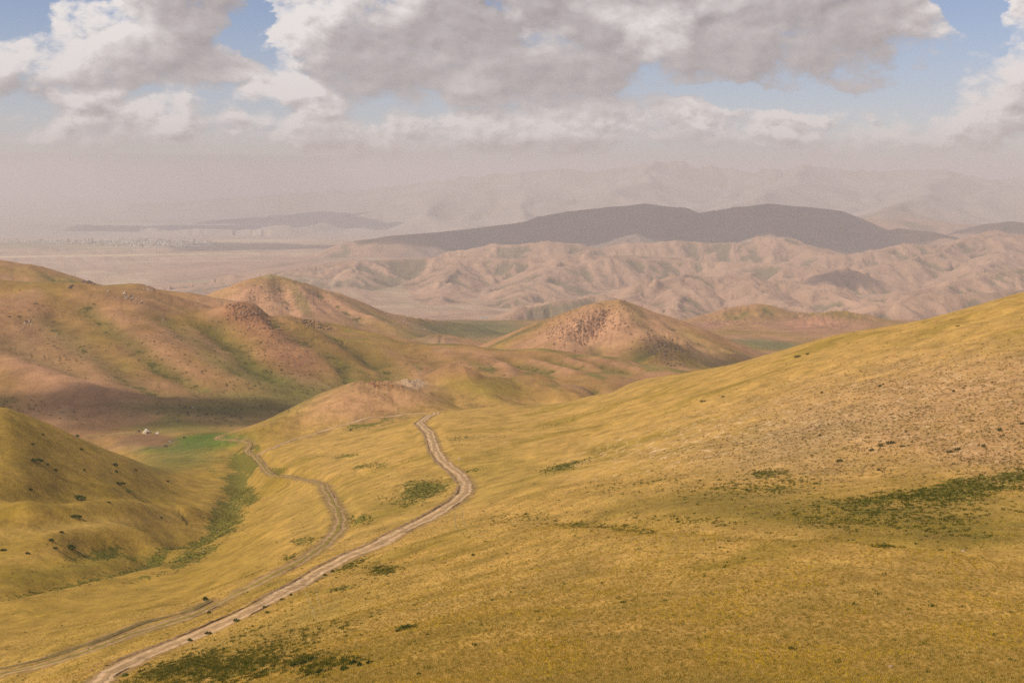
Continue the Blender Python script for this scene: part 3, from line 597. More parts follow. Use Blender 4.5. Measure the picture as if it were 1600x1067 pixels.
# distant eroded country
fA = fbm_r(3000, 20000, 1300, 4, 221); fB = fbm_r(3000, 20000, 240, 4, 222)
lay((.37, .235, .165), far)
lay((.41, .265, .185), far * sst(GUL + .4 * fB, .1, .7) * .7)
lay((.15, .13, .075), far * sst(-GUL + .6 * fB + .7 * fA, .12, .6) * .85)  # green-grey gullies, with the pleats' light and shade painted in too
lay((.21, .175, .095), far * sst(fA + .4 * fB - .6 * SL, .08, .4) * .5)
plain = far * (1 - sst(SL, .02, .07))
lay((.44, .315, .22), plain * .8)
lay((.52, .41, .23), plain * sst(fbm_r(3500, 20000, 900, 3, 225) + .3 * fB, .25, .38) * .55)
lay((.30, .255, .15), plain * sst(fbm_r(3500, 20000, 1200, 3, 226), .2, .5) * .5)
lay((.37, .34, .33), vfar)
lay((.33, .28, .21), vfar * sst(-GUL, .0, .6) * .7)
lay((.40, .21, .115), mid * REDL * .95)
lay((.135, .115, .022), mid * LUSH * .85)
# --- known patches
G1 = (.072, .098, .012); G2 = (.13, .135, .020); G3 = (.085, .14, .016)
for a in [  # lush strips in the damp hollows: (u, v, ru, rv, angle, strength)
 (382,722,32,34,60,1.),(374,770,44,28,50,1.),(350,815,54,34,-60,1.),(400,700,12,14,0,.8),(300,868,60,20,-20,.8),(240,900,70,9,-12,.6),(110,915,90,8,-8,.6),(430,735,30,10,10,.7),
 (360,748,30,9,10,.8),(330,735,30,10,0,.6),(165,862,46,16,-6,.75),(120,880,60,10,-8,.4),
 (660,765,55,20,-3,.8),(630,780,50,14,0,.5),(575,728,40,5,-5,.7),(540,713,35,4,-5,.7),(740,735,28,7,-8,.8),(570,665,55,12,-8,.75),(610,655,50,8,-8,.6),(440,690,40,6,-10,.5),
 (880,728,52,9,-14,.8),(720,685,50,8,-5,.6),(860,665,70,5,-12,.4),(940,640,120,5,-14,.3),
 (1400,795,240,30,-4,.55),(1180,760,150,24,-4,.5),(1000,760,120,20,-6,.35),(1530,760,90,22,-8,.95),(1450,775,110,20,-5,.85),(1350,785,90,16,-5,.7),(1200,740,45,10,-5,.8),(1210,765,60,12,-3,.6),(1590,745,60,18,-5,.9),(1300,812,160,12,2,.5),(1100,815,150,10,2,.45),(950,800,90,8,2,.35),(1480,830,140,10,2,.35),
 (500,1040,50,16,-12,.65),(370,1042,140,34,-12,.62),(290,1040,90,24,-12,.6),(470,1000,120,26,-14,.36),(420,1010,60,14,-10,.45),(600,890,32,12,-5,.7),(555,880,34,7,-20,.7),(635,980,24,5,-8,.8),(390,990,60,10,-20,.4),(540,1035,26,10,-10,.6),(470,1030,30,9,-12,.7),
 (560,810,30,12,0,.5),(470,845,30,8,0,.6),(450,870,30,8,0,.5),(540,920,30,6,0,.4),
 (1375,1000,100,4,0,.25),(1390,855,30,7,0,.55),(1290,820,40,8,0,.5),(1330,828,30,6,0,.5),(740,880,40,8,0,.2)]:
    u, v, ru, rv, an, st = a; LUSH = np.maximum(LUSH, patch(u, v, ru, rv, an, .12, .9) * st * 1.05)
# wet meadow, pale green
lay(G3, patch(310, 692, 95, 15, -3, .2, .5) * 1.0)
lay((.12, .135, .035), patch(285, 715, 70, 22, -3, .2, .8) * .75)
lay((.15, .145, .03), patch(430, 625, 200, 30, -3, .2, .9) * .75)
lay((.12, .125, .022), patch(430, 595, 110, 22, 20, .2, .9) * .7)
lay((.14, .135, .025), patch(300, 640, 130, 12, 6, .2, .9) * .6)
lay((.20, .11, .055), patch(232, 688, 50, 13, 5, .1, .5) * .95)
lay((.30, .19, .09), patch(205, 697, 20, 10, 20, .1, .8) * .6)
# red rocky spur and other bare flanks
lay((.34, .165, .085), patch(440, 540, 95, 34, 40, .25, .8) * .85)
lay((.36, .165, .085), patch(385, 492, 50, 22, 20, .2, .8) * .8)
lay((.30, .165, .088), patch(250, 470, 110, 14, 6, .2, .8) * .7)
lay((.32, .18, .10), patch(60, 560, 130, 40, 30, .3, .9) * .6)
lay((.45, .25, .125), patch(585, 625, 120, 36, -8, .1, .7) * .95)
lay((.36, .20, .11), patch(590, 602, 50, 10, 0, .1, .7) * .6)
lay((.46, .33, .22), patch(645, 598, 24, 9, 8, .08, .5) * .8)
lay((.255, .185, .03), patch(760, 605, 80, 22, 0, .1, .7) * .8)
lay((.35, .21, .10), patch(590, 605, 40, 9, 0, .1, .8) * .5)
lay((.47, .26, .15), patch(450, 472, 140, 44, 8, .2, .8) * .9)
lay((.47, .26, .15), patch(950, 515, 130, 44, -10, .15, .8) * .95)
lay((.40, .24, .12), patch(1090, 545, 80, 18, 25, .15, .8) * .5)
lay((.21, .165, .05), patch(1000, 500, 14, 30, -40, .15, .8) * .5)
lay((.13, .12, .03), patch(470, 470, 10, 40, -28, .15, .8) * .7)
lay((.36, .22, .13), patch(690, 533, 40, 9, 5, .1, .8) * .8)
lay((.135, .135, .05), patch(740, 515, 110, 20, 0, .2, .7) * .9)
lay((.13, .13, .045), patch(1200, 538, 60, 9, 5, .15, .6) * .9)
lay((.39, .19, .13), patch(1270, 508, 90, 15, 0, .15, .8) * .75)
lay((.38, .19, .125), patch(1110, 508, 40, 8, -10, .12, .8) * .6)
# cloud shade painted onto the long ridge, drainage streaks over the plain
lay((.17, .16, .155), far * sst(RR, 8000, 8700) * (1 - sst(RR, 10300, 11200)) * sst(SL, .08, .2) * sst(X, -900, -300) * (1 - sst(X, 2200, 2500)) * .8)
fan = fbm_r(4800, 12500, 1, 1, 1) * 0
a_, b_2 = np.searchsorted(LR, math.log(4800)), np.searchsorted(LR, math.log(12500)); ang_ = THg[a_:b_2]
fan[a_:b_2] = fbm(X[a_:b_2] + .35 * Y[a_:b_2], Y[a_:b_2] * .10, 75, 4, 231)
lay((.33, .235, .155), plain * sst(fan, .0, .35) * .8); lay((.50, .37, .27), plain * sst(-fan, .1, .4) * .6)
# fields round the village, a long pale field beyond the near plain
for (u, v, ru, rv, c) in [(170,399,250,1.3,(.62,.5,.3)),(400,376,90,2.2,(.60,.5,.34)),(330,383,60,1.2,(.58,.48,.3)),(60,386,110,1.6,(.26,.25,.14)),(200,388,120,1.4,(.30,.27,.16)),(420,366,40,1.2,(.56,.47,.32)),
                          (180,350,90,.8,(.5,.42,.3)),(330,408,140,.9,(.5,.41,.25)),(420,431,30,1,(.3,.28,.15)),(300,440,40,1.5,(.26,.26,.15)),(80,380,150,3.2,(.22,.22,.14)),(260,381,110,4.0,(.24,.235,.15))]:
    lay(c, patch(u, v, ru, rv, 0, .3, .35) * .8)
# general scatter of damp clumps on the near slopes, and the stony tussock flank
LUSH = np.clip(LUSH + near * (.16 * sst(nA + .3 * nC, .05, .5)) * (1 - .8 * rs), 0, 1)
betw = patch(560, 780, 210, 90, -10, .5, .6) + patch(420, 960, 260, 90, -25, .5, .6); LUSH = np.clip(LUSH + .14 * np.clip(betw, 0, 1), 0, 1)
STONY = np.clip(rs, 0, 1)
# left shelves painted sunlit and shaded, duller grass beyond the fold at the right
lay((.47, .30, .075), patch(150, 818, 190, 11, -2, .12, .9) * .75); lay((.45, .28, .07), patch(40, 868, 90, 10, -4, .12, .9) * .6); lay((.42, .27, .07), patch(480, 780, 60, 40, -30, .12, .9) * .45)
lay((.19, .13, .016), patch(90, 770, 190, 22, 2, .12, .9) * .4); lay((.27, .19, .018), patch(160, 1000, 200, 28, -8, .15, .9) * .5); lay((.21, .145, .02), patch(60, 715, 110, 34, 20, .12, .9) * .3); lay((.20, .15, .02), patch(150, 885, 200, 16, -4, .12, .9) * .6); lay((.25, .185, .03), patch(760, 745, 120, 60, 0, .15, .9) * .4); lay((.24, .175, .03), patch(560, 790, 130, 50, 0, .15, .9) * .4); lay((.24, .18, .03), patch(420, 1000, 250, 50, -20, .15, .9) * .45)
lay((.17, .130, .024), patch(1260, 802, 450, 34, 3, .16, .9) * .8); lay((.23, .17, .03), patch(1560, 800, 140, 38, 0, .16, .9) * .5); lay((.30, .20, .04), patch(1450, 1010, 160, 30, 0, .2, .9) * .35)
TER = np.clip(patch(1060, 690, 190, 44, -14, .3, .9) + .6 * rs, 0, 1)
# trampled and scraped soil along the tracks
rdn = np.clip(1 - sst(RD + 1.2 * nD, .2, 2.2), 0, 1)
lay((.27, .165, .085), rdn * .75)
ALB *= (1 + .10 * np.clip(fbm_r(40, 20000, 25, 3, 240), -1, 1) * (1 - vfar))[..., None]
ALB = np.clip(ALB, .008, .8)

def ground_material(name, fine, coarse, wide, amp, bump, grass):
    m = bpy.data.materials.new(name); m.use_nodes = True; T = NT(m.node_tree)
    out = T.n('ShaderNodeOutputMaterial'); b = T.n('ShaderNodeBsdfPrincipled')
    b.inputs['Roughness'].default_value = .95; b.inputs['Specular IOR Level'].default_value = .08
    at = T.n('ShaderNodeAttribute', attribute_name='albedo'); tc = T.n('ShaderNodeTexCoord')
    P3 = tc.outputs['Object']
    n1 = T.noise(P3, 1 / fine, 3, .65); n2 = T.noise(P3, 1 / coarse, 5, .6); n3 = T.noise(P3, 1 / (coarse * 6), 3, .55)
    c = at.outputs['Color']
    nw = T.noise(P3, 1 / wide, 10, .74)         # variation at every size, down to single plants
    f = T.m('ADD', T.m('MULTIPLY_ADD', nw, amp, 1 - amp / 2), T.m('MULTIPLY_ADD', n2, amp * .4, -amp * .2))
    f = T.m('MAXIMUM', f, .2)
    c = T.v('SCALE', c, f)
    if grass:   # dark tussocks, straw and a few yellow flower heads
        tus = T.ss(n2, .56, .68)
        c = T.mix(T.m('MULTIPLY', tus, .45), c, (.13, .115, .02, 1))
        lu = T.n('ShaderNodeAttribute', attribute_name='lush').outputs['Fac']; sy = T.n('ShaderNodeAttribute', attribute_name='stony').outputs['Fac']
        gn = T.m('ADD', T.m('MULTIPLY', T.noise(P3, 1 / 6.5, 8, .72), .75), T.m('MULTIPLY', T.noise(P3, 1 / 1.6, 3, .6), .40))
        thr = T.m('MULTIPLY_ADD', lu, -.36, .80)
        gp = T.ss(gn, thr, T.m('ADD', thr, .045))
        c = T.mix(T.m('MULTIPLY', gp, .85), c, T.mix(T.noise(P3, 1 / 2.2, 3, .6), (.055, .070, .008, 1), (.155, .150, .02, 1)))
        mo = T.noise(T.v('ADD', P3, (71.0, 13.0, 5.0)), 1 / 7, 9, .76)     # mottling of greener and browner plants
        c = T.mix(T.m('MULTIPLY', T.ss(mo, .50, .64), .36), c, (.175, .135, .022, 1))
        c = T.mix(T.m('MULTIPLY', T.ss(T.noise(T.v('ADD', P3, (9.0, 43.0, 2.0)), 1 / 9, 9, .76), .55, .66), .25), c, (.36, .20, .07, 1))
        # tussocks on bare stony soil
        tz = T.n('ShaderNodeTexVoronoi', feature='F1'); T.put(tz.inputs['Vector'], P3); tz.inputs['Scale'].default_value = 1 / 1.5
        tu = T.m('MULTIPLY', T.ss(T.m('ADD', tz.outputs['Distance'], T.m('MULTIPLY', n1, .5)), .42, .62, 1, 0), sy)
        c = T.mix(T.m('MULTIPLY', tu, .45), c, (.17, .12, .045, 1))
        c = T.mix(T.m('MULTIPLY', T.m('MULTIPLY', T.ss(T.noise(P3, 1 / .9, 3, .6), .55, .68), sy), .5), c, (.50, .34, .19, 1))
        te = T.n('ShaderNodeAttribute', attribute_name='terraces').outputs['Fac']; sp = T.n('ShaderNodeSeparateXYZ'); T.put(sp.inputs[0], P3)
        hh = T.m('ADD', T.m('MULTIPLY', sp.outputs[2], 1 / 1.5), T.m('MULTIPLY', T.noise(P3, 1 / 14, 4, .6), 5.0))
        ln_ = T.ss(T.m('ABSOLUTE', T.m('SUBTRACT', T.m('FRACT', hh), .5)), .02, .2, 1, 0)
        c = T.mix(T.m('MULTIPLY', T.m('MULTIPLY', ln_, T.ss(T.noise(P3, 1 / 4, 3, .6), .42, .6)), te), c, (.66, .46, .25, 1))
        st = T.ss(T.noise(P3, 1 / .35, 2, .6), .62, .72)
        c = T.mix(T.m('MULTIPLY', st, .4), c, (.55, .42, .17, 1))
        fl = T.m('MULTIPLY', T.ss(T.noise(P3, 1 / .22, 1, .5), .70, .74), T.ss(n3, .46, .58))
        c = T.mix(T.m('MULTIPLY', fl, .8), c, (.62, .46, .02, 1))
    elif name == 'hill_turf':
        lu = T.n('ShaderNodeAttribute', attribute_name='lush').outputs['Fac']
        gn = T.noise(P3, 1 / 16, 8, .74); thr = T.m('MULTIPLY_ADD', lu, -.15, .645)
        gp = T.ss(gn, thr, T.m('ADD', thr, .05))
        c = T.mix(T.m('MULTIPLY', gp, .8), c, (.062, .066, .012, 1))
        c = T.mix(T.m('MULTIPLY', T.ss(T.noise(P3, 1 / 3.4, 4, .7), .66, .72), .6), c, (.47, .32, .20, 1))
        c = T.mix(T.m('MULTIPLY', T.ss(T.noise(P3, 1 / 4.5, 4, .7), .655, .70), .6), c, (.075, .055, .025, 1))
    T.put(b.inputs['Base Color'], c)
    bp = T.n('ShaderNodeBump'); bp.inputs['Strength'].default_value = 1.0; bp.inputs['Distance'].default_value = bump
    T.put(bp.inputs['Height'], T.m('ADD', n2, T.m('MULTIPLY', n1, .45))); T.put(b.inputs['Normal'], bp.outputs[0])
    T.put(out.inputs[0], b.outputs[0]); return m
def link(name, me, parent=None):
    o = bpy.data.objects.new(name, me); COL.objects.link(o)
    if parent: o.parent = parent
    return o
def tag(o, label=None, cat=None, group=None, kind=None):
    if label: o['label'] = label
    if cat: o['category'] = cat
    if group: o['group'] = group
    if kind: o['kind'] = kind
    return o
def grid_mesh(name, i0, i1, mat):
    n = i1 - i0; co = np.stack([X[i0:i1], Y[i0:i1], Z[i0:i1]], -1).reshape(-1, 3).astype(np.float32)
    idx = np.arange(n * nc, dtype=np.int32).reshape(n, nc)
    q = np.stack([idx[:-1, :-1], idx[:-1, 1:], idx[1:, 1:], idx[1:, :-1]], -1)[..., ::-1].reshape(-1, 4)
    me = bpy.data.meshes.new(name); me.vertices.add(len(co)); me.vertices.foreach_set('co', co.ravel())
    me.loops.add(q.size); me.loops.foreach_set('vertex_index', q.ravel().astype(np.int32)); me.polygons.add(len(q))
    me.polygons.foreach_set('loop_start', np.arange(0, q.size, 4, dtype=np.int32))
    me.update(calc_edges=True)
    me.polygons.foreach_set('use_smooth', np.ones(len(q), bool))
    at = me.attributes.new('albedo', 'FLOAT_COLOR', 'POINT')
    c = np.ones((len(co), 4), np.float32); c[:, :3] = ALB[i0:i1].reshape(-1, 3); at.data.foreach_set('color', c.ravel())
    for nm, arr in (('lush', LUSH), ('stony', STONY), ('terraces', TER)):
        if i0 < CUTS[3] and mat.name in ('dry_grass', 'hill_turf'):
            a2 = me.attributes.new(nm, 'FLOAT', 'POINT'); a2.data.foreach_set('value', arr[i0:i1].ravel().astype(np.float32))
    me.materials.append(mat); return tag(link(name, me), kind='structure')
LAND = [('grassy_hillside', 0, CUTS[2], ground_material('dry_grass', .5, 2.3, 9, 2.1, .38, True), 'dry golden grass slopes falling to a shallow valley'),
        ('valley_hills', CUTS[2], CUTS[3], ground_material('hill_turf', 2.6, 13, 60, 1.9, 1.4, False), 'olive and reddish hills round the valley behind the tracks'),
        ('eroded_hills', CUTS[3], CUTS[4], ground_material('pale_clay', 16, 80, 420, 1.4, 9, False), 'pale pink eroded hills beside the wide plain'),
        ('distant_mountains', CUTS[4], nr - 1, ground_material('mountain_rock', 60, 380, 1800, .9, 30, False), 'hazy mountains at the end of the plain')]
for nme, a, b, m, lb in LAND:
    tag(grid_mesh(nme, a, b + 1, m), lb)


# ------------------------------------------------------------------ haze and the clouds that shade the land
def volume_material(name, colr, dens, aniso=0.0, noise=None):
    m = bpy.data.materials.new(name); m.use_nodes = True; T = NT(m.node_tree)
    out = T.n('ShaderNodeOutputMaterial'); v = T.n('ShaderNodeVolumePrincipled')
    v.inputs['Color'].default_value = (*colr, 1); v.inputs['Density'].default_value = dens; v.inputs['Anisotropy'].default_value = aniso
    T.put(out.inputs['Volume'], v.outputs[0]); return m
def mesh_from(name, verts, faces, mat=None, smooth=False):
    me = bpy.data.meshes.new(name); me.from_pydata([tuple(v) for v in verts], [], [tuple(f) for f in faces]); me.update()
    if mat: me.materials.append(mat)
    if smooth: me.polygons.foreach_set('use_smooth', [True] * len(me.polygons))
    return me
ZTOP = float(Z.max()) + 25; ZBOT = float(Z.min()) - 1.2; ZB = 71000
vs = [(x, y, z) for z in (ZBOT - 5, ZTOP) for x, y in ((-ZB, -ZB), (ZB, -ZB), (ZB, ZB), (-ZB, ZB))]
me = mesh_from('haze', vs, [(3, 2, 1, 0), (4, 5, 6, 7), (0, 1, 5, 4), (1, 2, 6, 5), (2, 3, 7, 6), (3, 0, 4, 7)], volume_material('haze_air', (.86, .845, .90), 1 / 11800.))
tag(link('haze', me), 'thin dusty haze over the whole country', kind='stuff')
cloud_mat = volume_material('cloud_water', (1, 1, 1), .010, .3)
def cloud_mesh(seed, rx, ry, rz):
    bm = bmesh.new(); bmesh.ops.create_icosphere(bm, subdivisions=5, radius=1)
    rng = np.random.RandomState(seed)
    co = np.array([v.co[:] for v in bm.verts])
    lob = rng.normal(size=(22, 3)); lob[:, 2] = np.abs(lob[:, 2]) * .5; lob /= np.linalg.norm(lob, axis=1)[:, None]
    bump = np.max(np.clip((co @ lob.T - .72) / .28, 0, 1) ** .6, 1)
    ang = np.arctan2(co[:, 1], co[:, 0])
    rag = 1 + .16 * np.sin(3 * ang + seed) + .10 * np.sin(7 * ang + 2 * seed) + .06 * np.sin(15 * ang + seed)
    k = (.78 + .30 * bump) * rag
    out = co * k[:, None] * np.array([rx, ry, rz]); out[:, 2] = np.where(out[:, 2] < 0, out[:, 2] * .35, out[:, 2])
    for v, c in zip(bm.verts, out): v.co = c
    me = bpy.data.meshes.new('cloud'); bm.to_mesh(me); bm.free(); me.materials.append(cloud_mat); return me
CLOUDS = [ # shaded ground as (u, v), half size across and away, thickness, turn, label
 (760, 362, 1100, 500, 400, -8), (950, 352, 1300, 620, 400, 0), (1160, 345, 1300, 640, 400, 0), (1310, 355, 900, 520, 400, 0), (1580, 356, 420, 520, 300, 0),
 (395, 386, 640, 620, 300, 0), (360, 357, 1600, 900, 300, 0), (480, 336, 1100, 1500, 300, 0),
 (1415, 358, 420, 200, 260, 0), (1300, 436, 130, 80, 190, 20), (1045, 545, 55, 50, 190, 20),
 (150, 630, 140, 32, 210, 14), (262, 655, 75, 34, 210, 8), ]
for i, (u, v, rx, ry, rz, tw) in enumerate(CLOUDS):
    c = cast(u, v); alt = (2300 if c[1] < 12500 else 3300) if c[1] > 3000 else 1500
    k = (alt - c[2]) / SUND.z; pos = Vector(c) + SUND * k
    o = link('cloud', cloud_mesh(i + 3, rx, ry, rz)); o.location = pos; o.rotation_euler = (0, 0, R(tw))
    tag(o, 'white cumulus drifting high over the hills', kind='structure')

# ------------------------------------------------------------------ surfaces of the tracks
def simple_mat(name, colr, rough=.9, noise=None, amp=.3, spec=.2, bump=0.0, col2=None):
    m = bpy.data.materials.new(name); m.use_nodes = True; T = NT(m.node_tree)
    out = T.n('ShaderNodeOutputMaterial'); b = T.n('ShaderNodeBsdfPrincipled'); b.inputs['Roughness'].default_value = rough; b.inputs['Specular IOR Level'].default_value = spec
    tc = T.n('ShaderNodeTexCoord'); P3 = tc.outputs['Object']
    n = T.noise(P3, 1 / (noise or 1), 5, .62)
    c2 = col2 or tuple(x * (1 - amp) for x in colr)
    T.put(b.inputs['Base Color'], T.mix(T.ss(n, .35, .65), (*c2, 1), (*colr, 1)))
    if bump:
        bp = T.n('ShaderNodeBump'); bp.inputs['Strength'].default_value = 1; bp.inputs['Distance'].default_value = bump
        T.put(bp.inputs['Height'], n); T.put(b.inputs['Normal'], bp.outputs[0])
    T.put(out.inputs[0], b.outputs[0]); return m
def track_material(name, main):
    m = bpy.data.materials.new(name); m.use_nodes = True; T = NT(m.node_tree)
    out = T.n('ShaderNodeOutputMaterial'); b = T.n('ShaderNodeBsdfPrincipled'); b.inputs['Roughness'].default_value = .95; b.inputs['Specular IOR Level'].default_value = .1
    at = T.n('ShaderNodeAttribute', attribute_name='across'); tc = T.n('ShaderNodeTexCoord'); P3 = tc.outputs['Object']
    n = T.noise(P3, .35, 9, .72); n2 = T.noise(P3, .18, 3, .6)
    q = T.m('ADD', T.m('ABSOLUTE', T.m('ADD', at.outputs['Fac'], T.m('MULTIPLY_ADD', T.noise(P3, .07, 3, .6), 1.2, -.6))), T.m('MULTIPLY_ADD', n2, .9, -.45))          # 0 centre .. 1 edge
    rut = T.m('MULTIPLY', T.ss(q, .22, .42), T.ss(q, .62, .9, 1, 0))
    if main: c0, c1, c2 = (.40, .26, .13, 1), (.54, .365, .205, 1), (.34, .22, .09, 1)
    else:    c0, c1, c2 = (.25, .185, .04, 1), (.37, .235, .125, 1), (.32, .21, .055, 1)
    c = T.mix(rut, c0, c1); c = T.mix(T.ss(q, .75, 1.0), c, c2)
    c = T.v('SCALE', c, T.m('MAXIMUM', T.m('MULTIPLY_ADD', n, 2.0, 0.0), .3))
    T.put(b.inputs['Base Color'], c)
    bp = T.n('ShaderNodeBump'); bp.inputs['Strength'].default_value = 1; bp.inputs['Distance'].default_value = .12
    T.put(bp.inputs['Height'], T.m('SUBTRACT', n, rut)); T.put(b.inputs['Normal'], bp.outputs[0])
    T.put(out.inputs[0], b.outputs[0]); return m
def strip(name, Q, offs, lift, mat, ragged=.25, seed=1, shape=None):
    t = np.gradient(Q, axis=0); t /= np.linalg.norm(t, axis=1)[:, None] + 1e-9; nrm = np.stack([-t[:, 1], t[:, 0]], 1)
    rng = np.random.RandomState(seed); n = len(Q); V = []; A = []
    s = np.arange(n)
    for k, o in enumerate(offs):
        w = 1.0
        edge = k in (0, len(offs) - 1)
        j = ragged * (np.interp(s, s[::2], rng.normal(size=len(s[::2]))) * .6 + np.interp(s, s[::9], rng.normal(size=len(s[::9]))) * .8) if edge else 0
        off = o + j * np.sign(o)
        p = Q + nrm * np.reshape(off + np.zeros(n), (-1, 1))
        z = zat(p[:, 0], p[:, 1]) + (lift if not edge else -.04)
        if shape is not None: z = z + shape[k] * (.45 + .8 * rng.rand(n)) - .30 * sst(np.interp(s, s[::14], rng.rand(len(s[::14]))) , .45, .6)
        V.append(np.stack([p[:, 0], p[:, 1], z], 1)); A.append(np.full(n, o / max(abs(offs[0]), abs(offs[-1]))))
    V = np.stack(V, 1); K = len(offs); idx = np.arange(n * K).reshape(n, K)
    q = np.stack([idx[:-1, :-1], idx[:-1, 1:], idx[1:, 1:], idx[1:, :-1]], -1).reshape(-1, 4)
    me = mesh_from(name, V.reshape(-1, 3), q[:, ::-1], mat, True)
    at = me.attributes.new('across', 'FLOAT', 'POINT'); at.data.foreach_set('value', np.stack(A, 1).ravel().astype(np.float32))
    return me
MT, ST = track_material('road_dust', True), track_material('rutted_turf', False)
LB = ['pale two-rut dirt road winding down from the pass to the lower left', 'older rutted dirt road looping along the left gully', 'dark wheel track beside the older road at lower left', 'thin pale path running along the foot of the small bare hill', 'worn path leading to the tent']
for i, ((nme, Q, hw), lb) in enumerate(zip(PATHS, LB)):
    if i == 0:          # heap of scraped soil along the uphill edge
        k0, k1 = int(len(Q) * .06), int(len(Q) * .93)
        tag(link('spoil_bank', strip('spoil_bank', Q[k0:k1], [1.9, 2.3, 2.8, 3.3, 3.9], .03, simple_mat('scraped_soil', (.36, .225, .11), noise=1.6, amp=.5, bump=.3), .5, 9, [-.12, .15, .28, .14, -.15])), 'low bank of dark scraped soil along the uphill side of the dirt road', kind='structure')
    offs = [hw * f for f in (-1.15, -.9, -.6, -.3, 0, .3, .6, .9, 1.15)]
    lift = np.interp(np.hypot(Q[:, 0], Q[:, 1]), [150, 1000], [.07, .25])
    o = link(nme, strip(nme, Q, offs, lift, MT if i in (0, 3) else (simple_mat('dark_track', (.21, .15, .05), noise=1.5, amp=.45) if i == 2 else ST), .28 * hw, i + 1)); tag(o, lb, kind='structure')

# faint single wheel marks over the near grass, and the brook in the wet meadow
rutm = simple_mat('pressed_grass', (.40, .29, .10), noise=1.2, amp=.35)
darkrut = simple_mat('dark_rut', (.28, .19, .045), noise=1.2, amp=.4)
for pts, m, lb in (([(710,796),(711,812),(713,826),(730,833),(760,838),(800,841),(850,842)], rutm, 'faint pale wheel mark curving off the bend of the dirt road'),
                   ([(722,796),(723,812),(727,822),(745,829),(775,833),(815,836)], rutm, 'second faint pale wheel mark beside the bend of the dirt road'),
                   ([(990,858),(1080,864),(1180,872),(1280,882),(1380,891),(1480,896),(1600,902)], darkrut, 'thin dark wheel mark crossing the near grass at the right'),
                   ([(478,925),(484,940),(489,952),(492,965)], rutm, 'short faint wheel mark below the dirt road'), ([(494,922),(497,938),(502,950)], rutm, 'short faint wheel mark below the dirt road, right one')):
    Q = smooth_path(pts, 1.0, 1)
    tag(link('wheel_mark', strip('wheel_mark', Q, [-.2, -.08, .08, .2], .03, m, .12, 5)), lb, kind='structure')
wm = bpy.data.materials.new('brook_water'); wm.use_nodes = True
b_ = wm.node_tree.nodes['Principled BSDF']; b_.inputs['Base Color'].default_value = (.03, .03, .028, 1); b_.inputs['Roughness'].default_value = .12
Q = smooth_path([(216,704),(225,702),(234,700),(246,699),(256,697),(261,694),(266,690),(275,687),(288,684)], 1.0, 1)
tag(link('brook', strip('brook', Q, [-.8, -.4, 0, .4, .8], .10, wm, .3, 8)), 'dark narrow brook winding through the wet green meadow', kind='structure')

# ------------------------------------------------------------------ stones
def rock_mesh(name, seed, mat, sub=2, flat=.6):
    bm = bmesh.new(); bmesh.ops.create_icosphere(bm, subdivisions=sub, radius=1); rng = np.random.RandomState(seed)
    pl = rng.normal(size=(9, 3)); pl /= np.linalg.norm(pl, axis=1)[:, None]; dd = rng.uniform(.55, .9, 9)
    for v in bm.verts:
        c = np.array(v.co)
        for n, d in zip(pl, dd):
            k = c @ n
            if k > d: c = c - n * (k - d)
        c = c * (1 + .06 * rng.normal()); c[2] = c[2] * flat
        v.co = c
    me = bpy.data.meshes.new(name); bm.to_mesh(me); bm.free(); me.materials.append(mat); return me
pale = simple_mat('pale_stone', (.58, .50, .43), noise=.35, amp=.3); pinks = simple_mat('pink_stone', (.52, .34, .25), noise=.35, amp=.3)
browns = simple_mat('brown_stone', (.30, .17, .10), noise=.4, amp=.4); orange = simple_mat('orange_stone', (.45, .17, .06), noise=.2, amp=.3); darks = simple_mat('dark_stone', (.085, .06, .05), noise=.5, amp=.4)
RK = {m: [rock_mesh('rock', 50 + 7 * k + i * 31, mm) for k in range(3)] for i, (m, mm) in enumerate((('pale', pale), ('pink', pinks), ('brown', browns), ('orange', orange), ('dark', darks)))}
cnt = [0]
def rock(u, v, px, kind, label, group=None, rmin=60, name='rock'):
    c = cast(u, v, rmin); s = px / F * math.hypot(c[0], c[1]) * .5; cnt[0] += 1
    o = link(name, RK[kind][cnt[0] % 3]); o.scale = (s, s * (.7 + .3 * random.random()), s * .8); o.rotation_euler = (0, 0, random.uniform(0, 6.28))
    o.location = (c[0], c[1], z1(c[0], c[1]) + s * .18); return tag(o, label, 'rock', group)
rock(340,831,4.6,'pink','largest pinkish boulder in the green gully, left of the older road'); rock(318,859,3.6,'pale','pair-like white boulder at the lower end of the green gully')
for u, v, px in [(349,760,2.2),(377,780,2.6),(361,791,2.6),(373,794,1.8),(365,839,2.6),(372,832,2.0),(336,792,2.2),(310,804,1.8),(352,706,1.8),(329,717,2.2),(331,726,2.0),(355,675,1.6),(311,679,1.8),(317,863,2.2),(286,862,2.0),(344,850,1.6),(338,723,1.6),(356,818,1.6)]:
    rock(u, v, px, 'pale', 'small white stone lying in the green gully', 'white stones in the green gully')
for u, v, px in [(537,867,2.4),(567,850,2.0),(582,844,2.0),(608,827,2.0),(619,817,1.8),(483,916,2.4),(444,906,1.8),(436,909,1.8),(178,1028,2.6),(170,1026,2.0),(512,840,2.6),(520,855,2.0),(502,842,1.6)]:
    rock(u, v, px, 'pale', 'small pale stone at the edge of a dirt road', 'pale stones beside the dirt roads')
for u, v, px in [(254,953,2.8),(287,945,2.4),(235,972,2.2),(258,970,2.0),(330,898,1.8),(314,913,2.0),(308,923,2.0),(364,894,1.6),(20,918,2.0),(4,923,1.8)]:
    rock(u, v, px, 'pale', 'small white stone in the grass left of the older road', 'white stones in the left grass')
rock(281,1008,5.5,'brown','brown boulder at the right edge of the dirt road, lower left'); rock(139,1014,4.5,'dark','dark grey stone beside the rutted track at lower left'); rock(165,1005,4.,'dark','dark grey stone between the two ruts, lower left')
